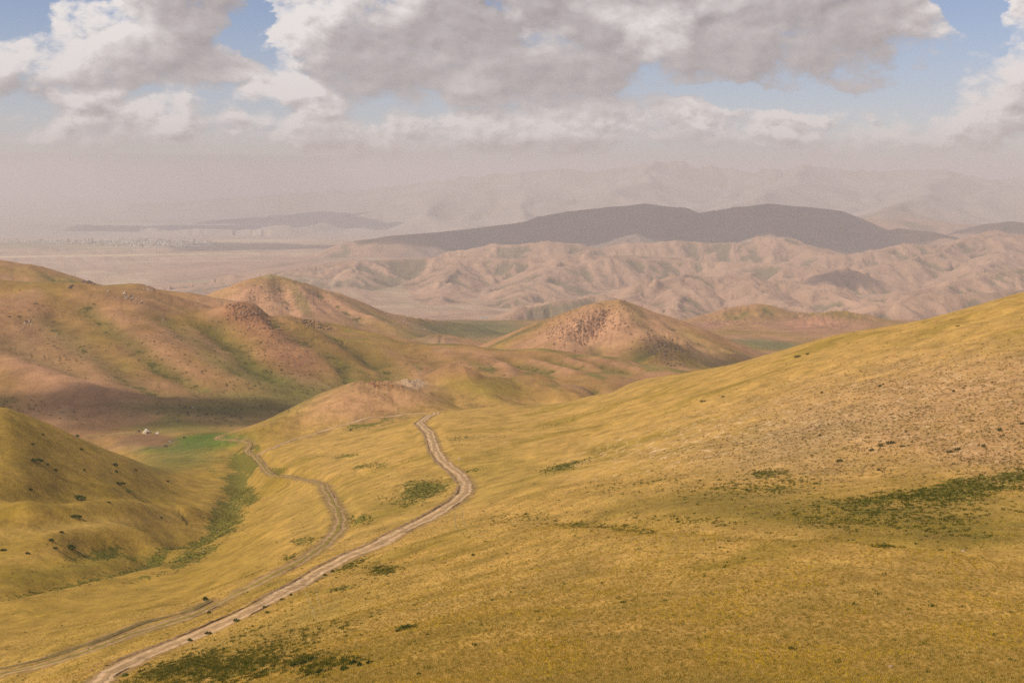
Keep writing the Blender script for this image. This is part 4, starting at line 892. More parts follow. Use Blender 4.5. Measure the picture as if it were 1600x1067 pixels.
rock(113,1017,3.,'brown','small brown stone on the rutted track at the lower left'); rock(144,1047,7,'brown','rough clod of brown soil beside the dirt road, lower left'); rock(152,1043,5,'brown','smaller clod of brown soil beside the dirt road, lower left')
rock(668,944,4.6,'pale','white stone in the near grass, left of a matching one'); rock(691,945,5,'pale','white stone in the near grass, right of a matching one'); rock(690,1025,5.5,'pink','pinkish stone near the lower edge, in the dry grass')
rock(943,875,5.5,'orange','orange stone with a dark green tuft in the near grass'); rock(1071,871,3,'orange','tiny orange stone in the near grass, right of the larger orange one')
rock(1505,861,6.5,'pale','flat pale stone in the darker grass at the right'); rock(1492,828,3,'pale','small pale stone at the foot of the right flank'); rock(1447,926,3,'pale','small bright white stone in the near grass at the right')
rock(1365,891,3.6,'pink','small reddish stone beside the dark wheel mark'); rock(1391,1042,12,'pink','wide flat pinkish stone close to the lower edge'); rock(1240,1042,7,'pink','flat pinkish stone left of the widest one, lower edge'); rock(1433,1042,6,'pink','flat pinkish stone right of the widest one, lower edge')
rock(717,717,5,'pale','pale stone right of the upper dirt road'); rock(790,692,4,'pale','pale stone on the slope above the bend'); rock(887,742,3.4,'pale','white stone on the slope right of the bend'); rock(886,771,4.2,'pink','pinkish stone on the slope right of the bend')
rock(588,763,4,'orange','rust coloured stone between the two dirt roads') 
rock(231,701,3.4,'dark','black boulder standing in the brook, left one') ; rock(265,690,4.2,'pale','pale stone slab at the head of the brook')
# ------------------------------------------------------------------ crags and rubble
def rubble_mesh(name, places, mats, r0, r1, seed, tall=1.0):
    """angular stones lying on the ground at the given places, one crag or one scree"""
    rng = np.random.RandomState(seed); bm = bmesh.new()
    for c in places:
        s = math.exp(rng.uniform(math.log(r0), math.log(r1))); n0 = len(bm.verts)
        ret = bmesh.ops.create_icosphere(bm, subdivisions=1, radius=1); q = Euler(rng.uniform(0, 6, 3)).to_matrix(); mi = rng.randint(len(mats))
        sc = Vector((s * rng.uniform(.6, 1.2), s * rng.uniform(.6, 1.2), s * rng.uniform(.5, 1.0) * tall)); zc = z1(c[0], c[1]) + .12 * s
        for v in ret['verts']:
            p = q @ (v.co * rng.uniform(.72, 1.15)); v.co = Vector((p.x * sc.x + c[0], p.y * sc.y + c[1], p.z * sc.z + zc))
        for f in {f for v in ret['verts'] for f in v.link_faces}: f.material_index = mi
    me = bpy.data.meshes.new(name); bm.to_mesh(me); bm.free()
    for m in mats: me.materials.append(m)
    return me
def places(u, v, ru, rv, n, ang, seed, rmin):
    rng = np.random.RandomState(seed); out = []
    a = R(ang)
    for _ in range(n):
        p, q = rng.normal(size=2) * .55; du, dv = p * ru * math.cos(a) - q * rv * math.sin(a), p * ru * math.sin(a) + q * rv * math.cos(a)
        out.append(cast(u + du, v + dv, rmin))
    Y0 = np.median([c[1] for c in out]); return [c for c in out if abs(c[1] - Y0) < Y0 * .12]
redst = simple_mat('red_stone', (.36, .19, .12), noise=2, amp=.3); palest = simple_mat('crag_stone', (.55, .43, .32), noise=2, amp=.3); dks = simple_mat('dark_brown_stone', (.19, .125, .08), noise=2, amp=.3); tans = simple_mat('tan_stone', (.42, .27, .17), noise=2, amp=.3)  # dks is a dark brown stone for rubble and crags
STONES = {m.name: [rock_mesh('stone', 400 + 11 * k + i, m, 1, .8) for k in range(3)] for i, m in enumerate((redst, palest, dks, tans, orange))}
for i, (u, v, ru, rv, n, ang, mats, r0, r1, tall, lb) in enumerate([
  (199,464,9,5,26,20,[palest,tans],1.2,4.0,1.2,'pale crag on the crest of the long left range'),
  (217,470,7,3,14,52,[palest,tans],.8,2.2,1,'narrow pale rib of rock right of the pale crag on the left crest'),
  (110,450,2.0,3.5,7,0,[dks],1.6,3.4,1.6,'dark rock tooth on the crest of the left range'),
  (45,504,7,4,16,30,[palest,tans],1.0,2.6,1,'pale rocks high on the slope at the far left'),
  (232,452,6,3,10,20,[palest],1.2,3.2,1,'white rocks on the dark ridge behind the left crest'),
  (168,456,4,4,8,60,[palest],1.0,2.4,1,'pale rocks on the back ridge, left of the white ones'),
  (592,600,32,5,60,4,[redst,tans,orange],.5,1.7,1,'orange rock crest of the small bare hill'),
  (585,618,24,5,26,10,[tans],.5,1.4,.6,'pale rock bands below the top of the small bare hill'),
  (645,597,18,6,90,6,[tans,dks,palest],.3,.8,.7,'rounded mound of pale broken rock behind the small hill'),
  (255,498,4,9,12,-25,[palest],.7,1.8,1,'thin pale rib of rock halfway down the left range')]):
    pl = places(u, v, ru, rv, n, ang, 300 + i, 700); c0 = np.median(np.array(pl), 0); rg = np.random.RandomState(60 + i)
    o = bpy.data.objects.new('rock_outcrop', None); COL.objects.link(o); o.location = (c0[0], c0[1], z1(c0[0], c0[1])); tag(o, lb, 'outcrop')
    for c in pl:
        s = .72 * math.exp(rg.uniform(math.log(r0), math.log(r1))); st = link('stone', STONES[mats[rg.randint(len(mats))].name][rg.randint(3)], o)
        st.location = (c[0] - c0[0], c[1] - c0[1], z1(c[0], c[1]) - o.location.z + .1 * s); st.scale = (s * rg.uniform(.7, 1.2), s * rg.uniform(.7, 1.2), s * rg.uniform(.7, 1.1) * tall); st.rotation_euler = (rg.uniform(-.4, .4), rg.uniform(-.4, .4), rg.uniform(0, 6.28))
SCREE = []
for u, v, ru, rv, n, ang, mats, r0, r1 in [(385,488,36,17,340,25,[redst,dks,tans,redst],.4,1.7),(445,532,66,26,420,38,[redst,dks],.3,1.0),(915,508,66,24,750,-18,[tans,tans,dks,redst],.6,1.9),(1035,545,42,19,420,28,[tans,dks],.6,1.8),
   (430,460,60,24,420,10,[tans,tans,dks],.6,1.7),(490,505,26,8,110,10,[dks,tans],.8,1.8),(135,442,12,2.5,50,0,[dks],1.5,2.6),(1120,506,40,5,90,-8,[redst,dks],1,2.4),(100,560,120,34,160,30,[palest,tans],.3,.9),(630,505,50,6,70,12,[palest,tans],.8,1.8)]:
    SCREE.append((rubble_mesh('scree', places(u, v, ru, rv, n, ang, int(u), 700), mats, r0, r1, int(v)), (u, v)))
for (me, uv), lb in zip(SCREE, ['red and dark rubble round the top of the red spur', 'scattered stones down the red spur', 'rubble over the left face of the stony cone', 'dark rubble in the right flank of the stony cone', 'rubble on the left stony peak', 'dark rocks low on the left stony peak', 'dark rubble on a distant knoll', 'red rubble on the far reddish hill', 'pale stones scattered over the long left slope', 'pale rocks at the edge of the far meadow']):
    tag(link('scree', me), lb, kind='stuff')
# ------------------------------------------------------------------ shrubs
leafm = []
for i, (c1, c2) in enumerate((((.050, .068, .010), (.095, .115, .016)), ((.085, .13, .02), (.13, .17, .03)), ((.10, .09, .028), (.16, .13, .045)))):
    leafm.append(simple_mat('leaves', c2, noise=.3, col2=c1))
stemm = simple_mat('stem', (.12, .08, .05), noise=.2)
def shrub_mesh(seed, mat, n=150, long=1.0):
    rng = np.random.RandomState(seed); V, Fc = [], []
    for k in range(n):
        a = rng.uniform(0, 6.283); e = math.acos(rng.uniform(0, 1)); r = rng.uniform(.55, 1.0)
        c = np.array([math.cos(a) * math.sin(e) * r * long, math.sin(a) * math.sin(e) * r, math.cos(e) * r * .55 * (1 + .3 * math.sin(3 * a + seed)) + .05])
        t1 = rng.normal(size=3); t1 /= np.linalg.norm(t1); t2 = np.cross(t1, rng.normal(size=3)); t2 /= np.linalg.norm(t2); s = rng.uniform(.10, .2)
        b = len(V); V += [c - t1 * s - t2 * s * .6, c + t1 * s - t2 * s * .6, c + t1 * s * .5 + t2 * s, c - t1 * s * .6 + t2 * s * .9]; Fc.append((b, b + 1, b + 2, b + 3))
    return mesh_from('foliage', V, Fc, mat)
def stem_mesh(seed):
    rng = np.random.RandomState(seed); V, Fc = [], []
    for k in range(6):
        a = rng.uniform(0, 6.28); tip = np.array([math.cos(a) * .6, math.sin(a) * .6, .35]); b = len(V); w = .04
        V += [(-w, -w, -.1), (w, -w, -.1), (0, w, -.1), tuple(tip)]; Fc += [(b, b + 1, b + 3), (b + 1, b + 2, b + 3), (b + 2, b, b + 3)]
    return mesh_from('stem', V, Fc, stemm)
FOL = [[shrub_mesh(7 + i * 3 + j, leafm[i], 150, 1 + .5 * j) for j in range(2)] for i in range(3)]; STM = stem_mesh(4)
def shrub(u, v, px, hpx, kind, label, group=None, rmin=60):
    c = cast(u, v, rmin); r = math.hypot(c[0], c[1]); s = px / F * r * .5; h = hpx / F * r / .6
    o = bpy.data.objects.new('shrub', None); COL.objects.link(o); o.location = (c[0], c[1], z1(c[0], c[1])); tag(o, label, 'shrub', group)
    o.rotation_euler = (0, 0, random.uniform(-.3, .3))
    f = link('foliage', FOL[kind][random.randrange(2)], o); f.scale = (s, s * random.uniform(.7, 1), max(h, s * .5))
    st = link('stems', STM, o); st.scale = (s, s, max(h, s * .5)); return o
shrub(124,779,20,5,0,'widest dark green shrub, low on the left hill'); shrub(186,757,14,4,0,'dark green shrub in the middle of the left hill, above a paler one'); shrub(200,768,12,2.5,1,'pale green low shrub just below a dark one on the left hill')
shrub(54,721,18,4.5,0,'long dark shrub high on the left hill near the frame edge'); shrub(117,808,15,4,0,'dark shrub on the lower left hill, below the widest one'); shrub(111,857,15,6,0,'upright dark shrub at the head of the green hollow, lower left')
shrub(180,728,6,5,0,'small upright dark shrub, upper of two near the left hill crest'); shrub(182,738,5,4,0,'small dark shrub, lower of two near the left hill crest'); shrub(212,735,7,2.5,0,'low shrub just below the left hill crest line')
shrub(80,845,6,4,0,'small dark shrub on the golden shelf, lower left'); shrub(252,810,5,3,0,'tiny dark shrub at the end of the golden shelf, lower left'); shrub(262,753,3,3,0,'tiny dark shrub on the toe of the left hill')
shrub(321,937,9,5,0,'dark green shrub on the bank left of the older road'); shrub(327,958,7,4,0,'dark green shrub between the two dirt roads, lower left')
for u, v, px, h in [(67,680,5,3),(51,695,5,3),(74,727,4,3),(87,736,4,4),(132,736,4,4),(48,766,4,4),(127,703,7,3),(121,682,6,3),(96,832,5,3),(86,857,6,3),(43,1000 - 135,5,3),(5,860,7,3),(170,785,6,2)]:
    shrub(u, v, px, h, 0, 'small dark shrub dotted on the left hill', 'small shrubs on the left hill')
for u, v, px, h in [(297,1001,9,4),(325,990,8,4),(370,970,10,4),(197,1056,12,5),(455,930,6,3),(441,937,6,3),(508,899,8,3),(520,893,7,3),(418,957,7,3),(413,949,5,3)]:
    shrub(u, v, px, h, 1 if px > 9 else 0, 'green shrub along the right edge of the dirt road', 'shrubs along the right edge of the dirt road')
for u, v, px, h in [(1247,558,14,4),(1262,554,10,3),(1375,604,8,4),(1380,601,5,3),(1284,614,8,3),(1490,612,8,4),(1497,510,8,2),(1281,681,7,4),(1415,675,5,3),(1362,704,14,4),(1376,697,14,5),(1392,693,16,6),(1410,698,10,4),(1425,691,6,3),(1562,673,12,6),(1568,681,6,3),(1597,663,8,5),(1537,698,12,5),(1484,707,12,5),(1496,703,12,5),(1490,725,7,3),(1312,721,18,5),(1520,658,6,3),(1546,676,5,3),(1550,598,4,3),(1130,620,10,2),(1100,627,16,2.5),(1373,735,9,4)]:
    shrub(u, v, px * .7, h * .7, 2, *(('broad dull green shrub on the stony right flank', 'broad shrubs on the stony right flank') if px >= 12 else ('small dull green shrub on the stony right flank', 'small shrubs on the stony right flank')))
shrub(640,981,22,5,0,'dark green clump in the middle of the near grass'); shrub(624,986,14,3,0,'smaller dark clump just left of the one in the near grass')
for u, v, px, h in [(490,1030,16,5),(478,1036,18,5),(462,1040,14,5),(552,1038,16,7),(540,1046,20,5),(562,1040,10,6),(655,1054,10,4),(505,1050,20,5),(578,1036,10,5)]:
    shrub(u, v, px, h, 0, 'dark green clump close to the lower edge, right of the dirt road', 'dark clumps near the lower edge')
shrub(740,888 - 20,8,3,0,'small dark clump in the near grass above the white stones')
# dots of scrub on the far slopes: past counting
rng = np.random.RandomState(77); V, Fc = [], []
for u, v, ru, rv, n, ang in [(420,560,90,34,150,38),(300,560,120,50,160,35),(100,530,110,50,120,30),(460,610,110,26,120,10),(330,650,120,14,90,5),(700,580,120,20,80,5),(60,640,110,14,70,10)]:
    for c in places(u, v, ru, rv, n, ang, u + 5, 800):
        s = rng.uniform(.6, 1.7); z = z1(c[0], c[1])
        for k in range(5):
            a = rng.uniform(0, 6.28); p = np.array([c[0] + s * .5 * math.cos(a), c[1] + s * .5 * math.sin(a), z + s * .25]); q = rng.normal(size=(3, 3)) * s * .5; q[:, 2] *= .5
            b = len(V); V += [p + q[0], p + q[1], p + q[2]]; Fc.append((b, b + 1, b + 2))
tag(link('scrub', mesh_from('scrub', V, Fc, leafm[2])), 'dark scrub dotting the slopes of the left range', kind='stuff')

# ------------------------------------------------------------------ the herders' camp
canvas = simple_mat('cream_felt', (.62, .50, .36), noise=.8, amp=.2); white = simple_mat('white_canvas', (.66, .63, .58), noise=.8, amp=.12); rope = simple_mat('rope', (.25, .2, .14)); wood = simple_mat('door_wood', (.28, .12, .05), noise=.3)
def lathe(name, prof, n, mat, fold=0.0, a0=0.0, a1=2 * math.pi):
    V, Fc = [], []; full = a1 - a0 > 6.28; m = n if full else n + 1
    for r, z in prof:
        for k in range(m):
            a = a0 + (a1 - a0) * k / n; rr = r * (1 + fold * math.sin(9 * a)); V.append((rr * math.cos(a), rr * math.sin(a), z))
    for i in range(len(prof) - 1):
        for k in range(n):
            k2 = (k + 1) % m; Fc.append((i * m + k, i * m + k2, (i + 1) * m + k2, (i + 1) * m + k))
    return mesh_from(name, V, Fc, mat, True)
def box(name, x0, x1, y0, y1, z0, z1_, mat):
    v = [(x, y, z) for z in (z0, z1_) for x, y in ((x0, y0), (x1, y0), (x1, y1), (x0, y1))]
    return mesh_from(name, v, [(3, 2, 1, 0), (4, 5, 6, 7), (0, 1, 5, 4), (1, 2, 6, 5), (2, 3, 7, 6), (3, 0, 4, 7)], mat)
def tube(name, pts, r, mat, n=6):
    V, Fc = [], []
    for i, p in enumerate(pts):
        p = Vector(p); d = (Vector(pts[min(i + 1, len(pts) - 1)]) - Vector(pts[max(i - 1, 0)])).normalized(); a = d.orthogonal().normalized(); b = d.cross(a)
        for k in range(n): V.append(p + (a * math.cos(6.283 * k / n) + b * math.sin(6.283 * k / n)) * r)
    for i in range(len(pts) - 1):
        for k in range(n): Fc.append((i * n + k, i * n + (k + 1) % n, (i + 1) * n + (k + 1) % n, (i + 1) * n + k))
    return mesh_from(name, V, Fc, mat)
def root(name, u, v, label, cat, group=None, rot=0.0, rmin=60, dz=0):
    c = cast(u, v, rmin); o = bpy.data.objects.new(name, None); COL.objects.link(o); o.location = (c[0], c[1], z1(c[0], c[1]) + dz); o.rotation_euler = (0, 0, rot); return tag(o, label, cat, group)
y = root('yurt', 229, 676.5, 'cream felt yurt with a white domed top on the bank above the brook', 'yurt', rot=.5, rmin=800, dz=.1)
link('wall', lathe('wall', [(3.1, -.3), (3.0, .5), (2.75, 1.15)], 36, canvas, .012), y)
link('roof', lathe('roof', [(2.86, 1.08), (2.2, 1.62), (1.5, 2.1), (1.05, 2.4)], 36, canvas, .02), y)
link('crown_cover', lathe('crown_cover', [(1.30, 2.16), (1.22, 2.55), (.9, 2.9), (.45, 3.08), (.02, 3.14)], 28, white, .02), y)
dr = link('door', box('door', -.5, .5, -3.12, -2.9, 0, 1.35, wood), y); link('door_frame', box('door_frame', -.6, .6, -3.0, -2.86, 0, 1.45, rope), y)
for a in (0.4, 1.5, 2.6, 3.7):
    link('rope', tube('rope', [(math.cos(a + k * .25) * r_, math.sin(a + k * .25) * r_, z_) for k, (r_, z_) in enumerate(((3.03, .45), (2.82, 1.15), (2.23, 1.66), (1.53, 2.13), (1.32, 2.2)))], .03, rope), y)
t = root('small_tent', 245.5, 677.2, 'small low white tent standing right of the yurt', 'tent', rot=.2, rmin=800)
link('canvas', mesh_from('canvas', [(-1.3, -.8, 0), (-1.1, 0, 1.15), (-1.3, .8, 0), (1.2, -.8, 0), (1.05, 0, 1.4), (1.2, .8, 0), (0, 0, .95), (0, -.85, 0), (0, .85, 0)], [(0, 7, 6, 1), (7, 3, 4, 6), (1, 6, 8, 2), (6, 4, 5, 8), (3, 5, 4)], white), t)
link('pole', tube('pole', [(-1.1, 0, -.1), (-1.1, 0, 1.25)], .04, wood), t); link('pole', tube('pole', [(1.05, 0, -.1), (1.05, 0, 1.5)], .04, wood), t)
bm = bmesh.new(); bmesh.ops.create_icosphere(bm, subdivisions=3, radius=1)
for v in bm.verts:
    k = 1 + .12 * math.sin(5 * v.co.x + 3) + .1 * math.sin(7 * v.co.y); v.co = Vector((v.co.x * .95 * k, v.co.y * .7, max(v.co.z, -.25) * .95 * k))
me = bpy.data.meshes.new('bundle'); bm.to_mesh(me); bm.free(); me.materials.append(simple_mat('blue_tarp', (.025, .035, .07), rough=.5, noise=.5))
b = root('covered_pile', 217, 674.3, 'dark blue covered pile standing left of the yurt', 'pile', rmin=800); link('tarpaulin', me, b); link('rope', tube('rope', [(-.95, 0, .2), (-.6, 0, .86), (0, 0, 1.06), (.6, 0, .86), (1.0, 0, .2)], .03, rope), b)
# ------------------------------------------------------------------ grazing animals
def skin_mesh(name, verts, edges, radii, mat):
    me = bpy.data.meshes.new(name + '_cage'); me.from_pydata(verts, edges, []); ob = bpy.data.objects.new(name + '_cage', me); COL.objects.link(ob)
    ob.modifiers.new('s', 'SKIN'); sk = me.skin_vertices[0].data
    for i, r in enumerate(radii): sk[i].radius = (r, r); sk[i].use_root = (i == 0)
    sub = ob.modifiers.new('d', 'SUBSURF'); sub.levels = 1
    dg = bpy.context.evaluated_depsgraph_get(); out = bpy.data.meshes.new_from_object(ob.evaluated_get(dg)); out.name = name
    bpy.data.objects.remove(ob); bpy.data.meshes.remove(me); out.materials.clear(); out.materials.append(mat)
    out.polygons.foreach_set('use_smooth', [True] * len(out.polygons)); return out
def beast(name, mat, cow=False, up=False):
    k = 1.25 if cow else 1.0; lg = -.12 if cow else 0
    head = [((1.0, 0, 1.62), .15), ((1.22, 0, 1.86), .12), ((1.52, 0, 1.66), .075)] if up else [((1.02, 0, 1.1), .15), ((1.22, 0, .66), .12), ((1.38, 0, .3), .075)]
    P_ = [((-.55, 0, 1.28), .30 * k), ((0, 0, 1.22), .32 * k), ((.48, 0, 1.27), .30 * k), ((.76, 0, 1.38), .2 * k)] + head + [((-.9, 0, 1.34), .08), ((-1.03, 0, 1.0), .06), ((-1.04, 0, .55), .05)]
    E = [(0, 1), (1, 2), (2, 3), (3, 4), (4, 5), (5, 6), (0, 7), (7, 8), (8, 9)]
    ear = 5
    for s in (-1, 1):
        n = len(P_); P_ += [((P_[5][0][0] - .05, s * .12, P_[5][0][2] + .16), .03 if not cow else .025)]; E += [(5, n)]
        n = len(P_); P_ += [((.52, s * .2, 1.0), .14), ((.55, s * .2, .58), .075), ((.53, s * .2, .12), .055), ((.56, s * .2, .02), .07)]; E += [(2, n), (n, n + 1), (n + 1, n + 2), (n + 2, n + 3)]
        n = len(P_); P_ += [((-.5, s * .22, .95), .16), ((-.42, s * .22, .76), .12), ((-.70, s * .2, .50), .075), ((-.62, s * .2, .12), .055), ((-.58, s * .2, .02), .07)]; E += [(0, n), (n, n + 1), (n + 1, n + 2), (n + 2, n + 3), (n + 3, n + 4)]
    return skin_mesh(name, [p for p, r in P_], E, [r for p, r in P_], mat)
blackc = simple_mat('black_coat', (.02, .016, .014), noise=.6); chest = simple_mat('chestnut_coat', (.14, .045, .018), noise=.6); greyc = simple_mat('white_coat', (.70, .64, .55), noise=.6); brownc = simple_mat('dark_brown_coat', (.045, .028, .018), noise=.6)
for u, v, rot, mt, cow, up, nme, lb in [
   (280.5, 634.6, 2.6, chest, False, False, 'horse', 'chestnut horse grazing apart, leftmost of the group on the valley floor'), (290, 638.6, 1.9, blackc, False, True, 'horse', 'black horse standing with raised head, next to the chestnut one'),
   (297, 638.9, .4, brownc, False, False, 'horse', 'dark brown horse grazing, left of the white one'), (300.6, 638.8, -.3, greyc, False, False, 'horse', 'white horse grazing at the right end of the group'),
   (259, 699, .3, blackc, True, False, 'cow', 'black cow standing at the bend of the brook'), (288, 685.2, 2.8, blackc, True, False, 'cow', 'black cow at the upper end of the brook'), (548, 673.5, 1.2, blackc, True, False, 'cow', 'black cow alone on the slope below the thin path')]:
    o = root(nme, u, v, lb, nme, 'animals grazing in the valley', rot, 500); link('body', beast(nme + '_body', mt, cow, up), o)
    if not cow: link('mane', tube('mane', [(.62, 0, 1.62), (.9, 0, 1.62 if not up else 1.75), (1.12, 0, 1.1 if not up else 1.98)], .06, blackc if mt != greyc else greyc), o)
# ------------------------------------------------------------------ far houses
wl = simple_mat('whitewash', (.74, .72, .68), noise=3, amp=.15); wl2 = simple_mat('clay_wall', (.46, .36, .27), noise=3, amp=.15); rf = [simple_mat('grey_roof', (.42, .44, .46), noise=4), simple_mat('blue_roof', (.28, .42, .58), noise=4), simple_mat('brown_roof', (.25, .16, .12), noise=4), simple_mat('white_roof', (.75, .75, .74), noise=4)]
glass = simple_mat('dark_glass', (.02, .025, .03), rough=.15)
def roof_mesh(L, W, H, h, ov, mat):
    V = [(-L - ov, -W - ov, H), (L + ov, -W - ov, H), (L + ov, W + ov, H), (-L - ov, W + ov, H), (-L - ov, 0, H + h), (L + ov, 0, H + h)]
    return mesh_from('roof', V, [(0, 1, 5, 4), (2, 3, 4, 5), (3, 0, 4), (1, 2, 5), (0, 3, 2, 1)], mat)
for u, v, L, W, m, lb in ((754.5, 497.4, 4.2, 2.8, rf[1], 'farmhouse with a pale blue roof at the edge of the far meadow'), (760, 497.6, 3.4, 2.6, rf[0], 'farm shed with a grey roof at the edge of the far meadow')):
    h = root('farmhouse', u, v, lb, 'house', rot=.2, rmin=1500)
    link('wall', box('wall', -L, L, -W, W, -.5, 2.6, wl), h); link('roof', roof_mesh(L, W, 2.603, 1.8, .4, m), h); link('door', box('door', -.5, .5, -W - .06, -W - .003, 0, 2.0, wood), h)
    for x in (-L * .6, L * .6): link('window', box('window', x - .6, x + .6, -W - .05, -W - .003, 1.0, 2.0, glass), h)
def small_house(L, W, H, h, wm_, rm):
    bm = bmesh.new()
    v = [bm.verts.new(p) for p in [(-L, -W, -1), (L, -W, -1), (L, W, -1), (-L, W, -1), (-L, -W, H), (L, -W, H), (L, W, H), (-L, W, H), (-L, 0, H + h * .93), (L, 0, H + h * .93)]]
    for f in ((0, 1, 5, 4), (1, 2, 6, 9, 5), (2, 3, 7, 6), (3, 0, 4, 8, 7)): bm.faces.new([v[i] for i in f])
    o = .6; r = [bm.verts.new(p) for p in [(-L - o, -W - o, H - .2), (L + o, -W - o, H - .2), (L + o, W + o, H - .2), (-L - o, W + o, H - .2), (-L - o, 0, H + h), (L + o, 0, H + h)]]
    for f in ((0, 1, 5, 4), (2, 3, 4, 5), (0, 3, 2, 1)): bm.faces.new([r[i] for i in f]).material_index = 1
    me = bpy.data.meshes.new('house'); bm.to_mesh(me); bm.free(); me.materials.append(wm_); me.materials.append(rm); return me
HM = [small_house(7, 5, 4.2, 3, wl, rf[0]), small_house(8, 5, 4.0, 3, wl, rf[1]), small_house(6, 5, 4.0, 2.6, wl2, rf[3]), small_house(9, 5.5, 4.4, 3, wl, rf[3]), small_house(7, 5, 4, 3, wl2, rf[2])]
HL = ['white house with a grey roof in the distant village', 'white house with a blue roof in the distant village', 'clay house with a pale roof in the distant village', 'long white house with a white roof in the distant village', 'clay house with a brown roof in the distant village']
rng = np.random.RandomState(5)
def village_spot():
    while True:
        u = 345 - abs(rng.normal()) * 120 - rng.uniform(0, 40) if rng.rand() < .8 else rng.uniform(-10, 345)
        if u < -20 or u > 350: continue
        w = np.interp(u, [-20, 60, 150, 200, 300, 350], [1.5, 2, 3.5, 6.5, 6, 1.5]); mid_ = np.interp(u, [0, 100, 220, 345], [378, 378.5, 381, 382])
        return u, mid_ + rng.uniform(-1, 1) * w
for i in range(300):
    u, v = village_spot(); c = cast(u, v, 6000); k = rng.choice(5, p=[.3, .15, .2, .25, .1]); o = link('house', HM[k]); s = rng.uniform(.8, 1.35)
    o.location = (c[0], c[1], z1(c[0], c[1])); o.rotation_euler = (0, 0, rng.choice([0, 1.57]) + .25 + rng.normal() * .08); o.scale = (s, s, s); tag(o, HL[k], 'house', HL[k].replace('house with', 'houses with'))
V, Fc = [], []
for i in range(170):
    u, v = village_spot(); c = cast(u, v, 6000); z = z1(c[0], c[1]); L, W, H, h = rng.uniform(4, 8), 4, 3.5, 2.5; b = len(V)
    V += [(c[0] + x, c[1] + y_, z + zz) for x, y_, zz in [(-L, -W, -1), (L, -W, -1), (L, W, -1), (-L, W, -1), (-L, -W, H), (L, -W, H), (L, W, H), (-L, W, H), (-L, 0, H + h), (L, 0, H + h)]]
    Fc += [tuple(b + k for k in f) for f in ((0, 1, 5, 4), (1, 2, 6, 9, 5), (2, 3, 7, 6), (3, 0, 4, 8, 7), (4, 5, 9, 8), (6, 7, 8, 9))]
tag(link('outlying_houses', mesh_from('outlying_houses', V, Fc, wl)), 'further pale houses and sheds crowded through the distant village', kind='stuff')
# village trees
def tree_mesh(seed, H, Wd):
    rg = np.random.RandomState(seed); V, Fc = [], []
    for k in range(5):
        a = 6.283 * k / 5; V.append((.5 * math.cos(a), .5 * math.sin(a), -1))
    V.append((0, 0, H * .7)); Fc += [(k, (k + 1) % 5, 5) for k in range(5)]
    for k in range(60):
        a = rg.uniform(0, 6.28); t_ = rg.uniform(.15, 1); rr = Wd * math.sin(math.pi * min(t_, .97)) ** .6 * rg.uniform(.5, 1); p = np.array([rr * math.cos(a), rr * math.sin(a), t_ * H]); q = rg.normal(size=(3, 3)) * Wd * .32
        b = len(V); V += [tuple(p + q[0]), tuple(p + q[1]), tuple(p + q[2])]; Fc.append((b, b + 1, b + 2))
    return mesh_from('tree', V, Fc, leafm[0])
TM = [tree_mesh(1, 17, 3), tree_mesh(2, 12, 6), tree_mesh(3, 15, 5)]
for i in range(200):
    u, v = village_spot(); u = u - rng.uniform(0, 60) * (rng.rand() < .5)
    if u < -25: continue
    c = cast(u, v - .4, 6000); k = rng.randint(3); o = link('tree', TM[k]); s = rng.uniform(.8, 1.3); o.scale = (s, s, s); o.location = (c[0], c[1], z1(c[0], c[1])); o.rotation_euler = (0, 0, rng.uniform(0, 6))
    tag(o, ['slim dark poplar standing among the houses of the distant village', 'broad dark green tree standing among the houses of the distant village', 'tall dark green tree standing among the houses of the distant village'][k], 'tree', ['poplars', 'broad trees', 'tall trees'][k] + ' in the distant village')
# ------------------------------------------------------------------ grass growing on the near slopes (past counting)
def blade_mesh(name, n, h, w, spread, mat, seed):
    rg = np.random.RandomState(seed); V, Fc = [], []
    for k in range(n):
        a = rg.uniform(0, 6.283); r = spread * math.sqrt(rg.rand()); x, y_ = r * math.cos(a), r * math.sin(a); la = rg.uniform(0, 6.283); ln = rg.uniform(.15, .6) * h; wa = rg.uniform(0, 3.14)
        b = len(V); V += [(x - w * math.cos(wa), y_ - w * math.sin(wa), -.03), (x + w * math.cos(wa), y_ + w * math.sin(wa), -.03), (x + ln * math.cos(la), y_ + ln * math.sin(la), h * rg.uniform(.6, 1))]; Fc.append((b, b + 1, b + 2))
    return mesh_from(name, V, Fc, mat)
def grass_mat(name, a, b, c):
    m = bpy.data.materials.new(name); m.use_nodes = True; T = NT(m.node_tree); out = T.n('ShaderNodeOutputMaterial'); d = T.n('ShaderNodeBsdfDiffuse'); tr = T.n('ShaderNodeBsdfTranslucent'); mx = T.n('ShaderNodeMixShader'); mx.inputs[0].default_value = .3
    oi = T.n('ShaderNodeObjectInfo'); r = oi.outputs['Random']; col_ = T.mix(T.ss(r, .3, .9), (*a, 1), (*b, 1)); col_ = T.mix(T.ss(r, .88, .93), col_, (*c, 1))
    T.put(d.inputs[0], col_); T.put(tr.inputs[0], col_); T.t.links.new(d.outputs[0], mx.inputs[1]); T.t.links.new(tr.outputs[0], mx.inputs[2]); T.put(out.inputs[0], mx.outputs[0]); return m
